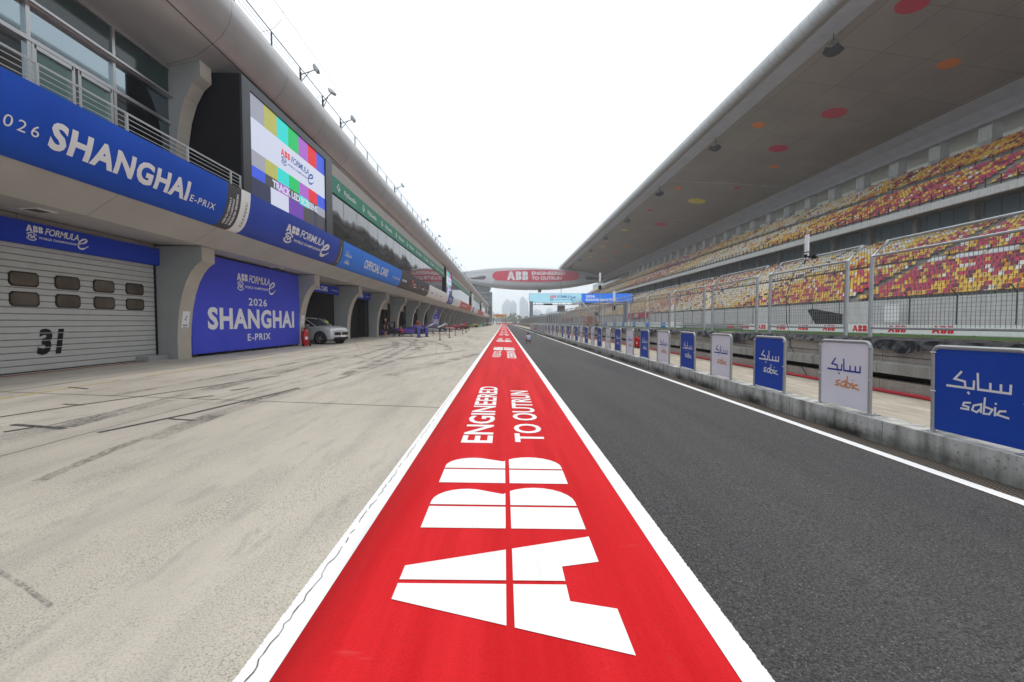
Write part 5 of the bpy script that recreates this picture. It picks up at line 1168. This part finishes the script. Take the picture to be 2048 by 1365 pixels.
# fire extinguishers
mt['extred'] = M('extinguisher_red', (.52, .012, .016), .3)
def extinguisher():
    r = thing('fire_extinguisher', 'x', 'fire extinguisher')
    b = MB(); b.lathe([(.001, .05), (.15, .05), (.165, .09), (.165, .70), (.14, .78), (.07, .84), (.04, .86), (.04, .92)], 18); bd = b.build('cylinder', 'extred', r, True, False)
    b = MB(); b.box(-.166, -.163, -.07, .07, .35, .50); b.build('sticker', 'white', bd, False, False)
    b = MB(); b.box(-.03, .03, -.05, .05, .90, .97); b.tube([(0, .04, .95), (.12, .10, .92), (.17, .12, .5), (.15, .1, .2)], .018, 6); b.tube([(-.1, 0, 1.0), (.0, 0, .96), (.1, 0, .97)], .015, 5); b.build('valve', 'black', r, False, False)
    b = MB(); b.tube([(-.2, -.14, .06), (-.2, -.14, .95), (-.2, .14, .95), (-.2, .14, .06)], .014, 5); b.box(-.22, .16, -.15, .15, .03, .05); b.build('trolley', 'extred', r, False, False)
    for s_ in (-1, 1): b = MB(); b.lathe([(.001, -.02), (.08, -.02), (.08, .02), (.001, .02)], 12, (-.18, s_*.18, .08), 'y'); b.build('wheel', 'rubber', r, False, False)
    return r
e0 = extinguisher()
for i, (x, y, rz, sc_, lb) in enumerate(((-11.55, 26.6, 2.4, 1.1, 'red fire extinguisher on a trolley between the hoarding and the silver car'), (7.2, 24.2, .3, .68, 'red fire extinguisher on the walkway by the wall, nearer of the pair'), (7.25, 25.0, .1, .68, 'red fire extinguisher half hidden behind the nearer one of the pair'), (7.1, 36.5, .2, .68, 'red fire extinguisher standing alone on the walkway farther off'))):
    r = e0 if i == 0 else copy_tree(e0); r.location = (x, y, G(x) if x < 0 else .225); r.rotation_euler = (0, 0, rz); r.scale = (sc_,)*3; tag(r, lb, 'fire extinguisher', 'fire extinguishers')
# barrier mesh panels at the far end of the boards, lifting platform
for k in range(8):
    b = MB(); y = 56 + 3.1*k; b.tube([(4.98, y, .05), (4.98, y, 1.25), (4.98, y + 2.9, 1.25), (4.98, y + 2.9, .05)], .025, 5)
    for q in range(1, 15): b.box(4.974, 4.986, y + .195*q - .006, y + .195*q + .006, .05, 1.24)
    tag(b.build('crowd_barrier', 'steel'), f'low steel crowd barrier at the kerb beyond the sponsor boards, {ordinal(k + 1)} from the nearest', 'barrier', 'crowd barriers beyond the boards')
lp = thing('lift_platform', 'orange boom lift with a white arm parked before the grandstand wall', 'boom lift', (24.5, 128, .35))
b = MB(); b.box(-2.0, 2.0, -1, 1, .6, 1.5); b.loft([[(-1.8, -.9, 1.5), (1.6, -.9, 1.5), (1.6, .9, 1.5), (-1.8, .9, 1.5)], [(-1.6, -.8, 2.9), (1.0, -.8, 3.2), (1.0, .8, 3.2), (-1.6, .8, 2.9)]]); b.build('chassis', M('lift_orange', (.55, .16, .06), .5), lp, False, False)
for x in (-1.4, 1.4):
    for y in (-1, 1): b = MB(); b.lathe([(.001, -.15), (.5, -.15), (.5, .15), (.001, .15)], 14, (x, y, .5), 'y'); b.build('wheel', 'rubber', lp, False, False)
b = MB(); b.tube([(1.2, 0, 3.0), (-3.2, 0, 7.6)], [.28, .2], 6); b.build('boom', 'bwhite', lp, False, False)
b = MB(); b.box(.8, 2.0, -.7, .7, 3.2, 4.1); b.build('engine_cover', M('lift_green', (.05, .1, .06), .5), lp, False, False)
b = MB(); b.box(-4.4, -3.2, -.7, .7, 7.2, 7.3)
for q in (7.7, 8.2): b.tube([(-4.4, -.7, q), (-3.2, -.7, q), (-3.2, .7, q), (-4.4, .7, q), (-4.4, -.7, q)], .03, 4)
b.build('basket', 'steel', lp, False, False)
cv = thing('far_van', 'pale van parked at the far end of the garages', 'van', (-7.6, 262, .15)); b = MB(); b.loft([[(-1.0, -2.6, .35), (1.0, -2.6, .35), (1.0, -2.6, 1.1), (-1.0, -2.6, 1.1)], [(-1.0, -1.6, .35), (1.0, -1.6, .35), (1.0, -1.6, 1.25), (-1.0, -1.6, 1.25)], [(-1, -.9, .35), (1, -.9, .35), (.9, -.9, 2.0), (-.9, -.9, 2.0)], [(-1, 2.6, .35), (1, 2.6, .35), (.9, 2.6, 2.0), (-.9, 2.6, 2.0)]]); b.build('body', 'bwhite', cv, True, False)
b = MB(); b.prism([(-.8, 1.3), (.8, 1.3), (.75, 1.9), (-.75, 1.9)], -1.62, -1.5); b.build('windscreen', 'glass', cv, False, False)
for x in (-.95, .95):
    for y in (-1.7, 1.7): b = MB(); b.lathe([(.001, -.1), (.34, -.1), (.34, .1), (.001, .1)], 14, (x, y, .34), 'x'); b.v = [(q[0] if True else 0, q[1], q[2]) for q in b.v]; b.build('wheel', 'rubber', cv, False, False)

# ------------------------------------------------------------------ far skyline and trees
def far_facade(name, base, win, fy=3.2, fx=3.6):
    m = M(name, base, .7); n = NB(m); x, y, z = n.xyz()
    w = n.math('MULTIPLY', n.math('GREATER_THAN', n.math('FRACT', n.math('DIVIDE', z, fy)), .45), n.math('GREATER_THAN', n.math('FRACT', n.math('DIVIDE', x, fx)), .4))
    n.out(n.mix(n.math('MULTIPLY', w, .8), base, win)); return m
FB = [far_facade('haze_flats_pale', (.52, .60, .68), (.34, .42, .50)), far_facade('haze_flats_blue', (.42, .54, .66), (.28, .38, .48), 3.4, 5), far_facade('haze_flats_warm', (.60, .63, .65), (.38, .44, .50), 3, 4.2)]  # distance haze is put into these pale bluish facade colours
SKY = [(6, 24, 66, 1500, 0), (30, 22, 72, 1520, 1), (12, 26, 78, 1560, 2), (62, 20, 84, 1500, 0), (74, 14, 76, 1540, 1), (104, 18, 38, 1500, 1), (96, 16, 44, 1620, 2), (128, 20, 44, 1650, 0), (150, 30, 62, 2100, 2), (178, 22, 50, 1800, 1), (205, 40, 40, 1500, 2), (255, 46, 52, 1900, 0), (310, 40, 44, 1500, 1), (-70, 30, 50, 1700, 2), (-42, 26, 38, 1500, 0), (230, 34, 74, 2300, 1), (-20, 20, 30, 1450, 1), (280, 26, 66, 2400, 2)]
rnd = random.Random(3)
for k, (x, w, h, y, m_) in enumerate(SKY):
    r = thing('tower_block', f"hazy far {('pale', 'bluish', 'warm grey')[m_]} tower block on the skyline, {ordinal(k + 1)} {'tall' if h > 55 else 'low'} one built", 'tower block', (x, y, -.4), 0, 'tower blocks on the skyline')
    b = MB(); b.box(-w/2, w/2, 0, 18, 0, h*.92); b.box(-w*.36, w*.36, 2, 16, h*.92, h); b.box(-w/2 - 1.2, -w*.2, -3, 0, 0, h*.86); b.box(w*.2, w/2 + 1.2, -3, 0, 0, h*.86)
    b.build('facade', FB[m_], r, False, False)
    b = MB(); b.box(-w*.14, w*.14, 5, 12, h, h + 4); b.build('roof_plant', FB[1], r, False, False)
order = sorted(range(len(SKY)), key=lambda k: SKY[k][0]/SKY[k][3])
tb = [o for o in bpy.data.objects if o.name.startswith('tower_block')]
tb.sort(key=lambda o: o.location.x/o.location.y)
for k, o in enumerate(tb): o['label'] = f"{o['label'].split(',')[0]}, {ordinal(k + 1)} block from the left"
# a hazy belt of trees behind the circuit
mt['leaf'] = M('leaf', (.055, .085, .03), .9, var=.5, vs=.25); mt['leaf2'] = M('leaf_light', (.085, .12, .045), .9, var=.4, vs=.25)
b = MB(); rnd = random.Random(11)
for k in range(230):
    x = rnd.uniform(-140, 330); y = rnd.uniform(560, 760); h = rnd.uniform(6, 13.5); w = rnd.uniform(3, 6)
    b.tube([(x, y, -.5), (x, y, h*.5)], .25, 4, 2)
    for q in range(46):
        a = rnd.uniform(0, 2*pi); cz = rnd.uniform(.25, 1); rr_ = w*sqrt(max(.05, 1 - (2*cz - 1.15)**2))*rnd.uniform(.3, 1); c = Vector((x + rr_*cos(a), y + rr_*sin(a), h*cz)); e = rnd.uniform(.6, 1.5)
        u_ = Vector((rnd.uniform(-1, 1), rnd.uniform(-1, 1), rnd.uniform(-1, 1))).normalized(); v_ = u_.orthogonal().normalized()
        b.quad(tuple(c - u_*e - v_*e*.6), tuple(c + u_*e - v_*e*.4), tuple(c + u_*e*.7 + v_*e), tuple(c - u_*e*.8 + v_*e*.7), m=rnd.randint(0, 1))
me = bpy.data.meshes.new('tree_belt'); me.from_pydata(b.v, [], b.f)
for q in ('leaf', 'leaf2', 'darksteel'): me.materials.append(mt[q])
me.polygons.foreach_set('material_index', b.m); o = bpy.data.objects.new('tree_belt', me); COL.objects.link(o); tag(o, 'far hazy belt of green trees beyond the end of the pit lane', 'trees', None, 'stuff')
hl = MB()
hl.loft([[(70 + 260*t, 620 + 40*q, 16*sin(pi*min(1, max(0, t)))**.7*(1 - (q - 1)**2)) for q in (0, .5, 1, 1.5, 2)] for t in [i/20 for i in range(21)]], caps=False)
o = hl.build('far_hill', M('far_grass', (.16, .17, .07), .95, var=.2, vs=.1), None, True); o['kind'] = 'structure'
# the far barrier and its banners across the end of the straight
b = MB(); b.box(-7, 9, 420, 420.6, -.4, 1.2); b.box(9, 26, 440, 440.5, .2, 1.6, 1); tag(b.build('end_barrier', ['bred', 'charcoal']), 'low reddish barrier across the far end of the pit lane', 'barrier')

# ------------------------------------------------------------------ air
b = MB(); b.box(-880, 880, -60, 2580, -1.5, 92); hz = b.build('haze', M('air', (.8, .85, .9))); hz['kind'] = 'stuff'; hz.display_type = 'WIRE'
m = bpy.data.materials['air']; t = m.node_tree; t.nodes.remove(t.nodes['Principled BSDF']); pv = t.nodes.new('ShaderNodeVolumePrincipled')
pv.inputs['Color'].default_value = (.92, .96, 1, 1); pv.inputs['Density'].default_value = .0006; pv.inputs['Anisotropy'].default_value = .2
t.links.new(pv.outputs[0], t.nodes['Material Output'].inputs['Volume']); m['label'] = None if False else 'air'
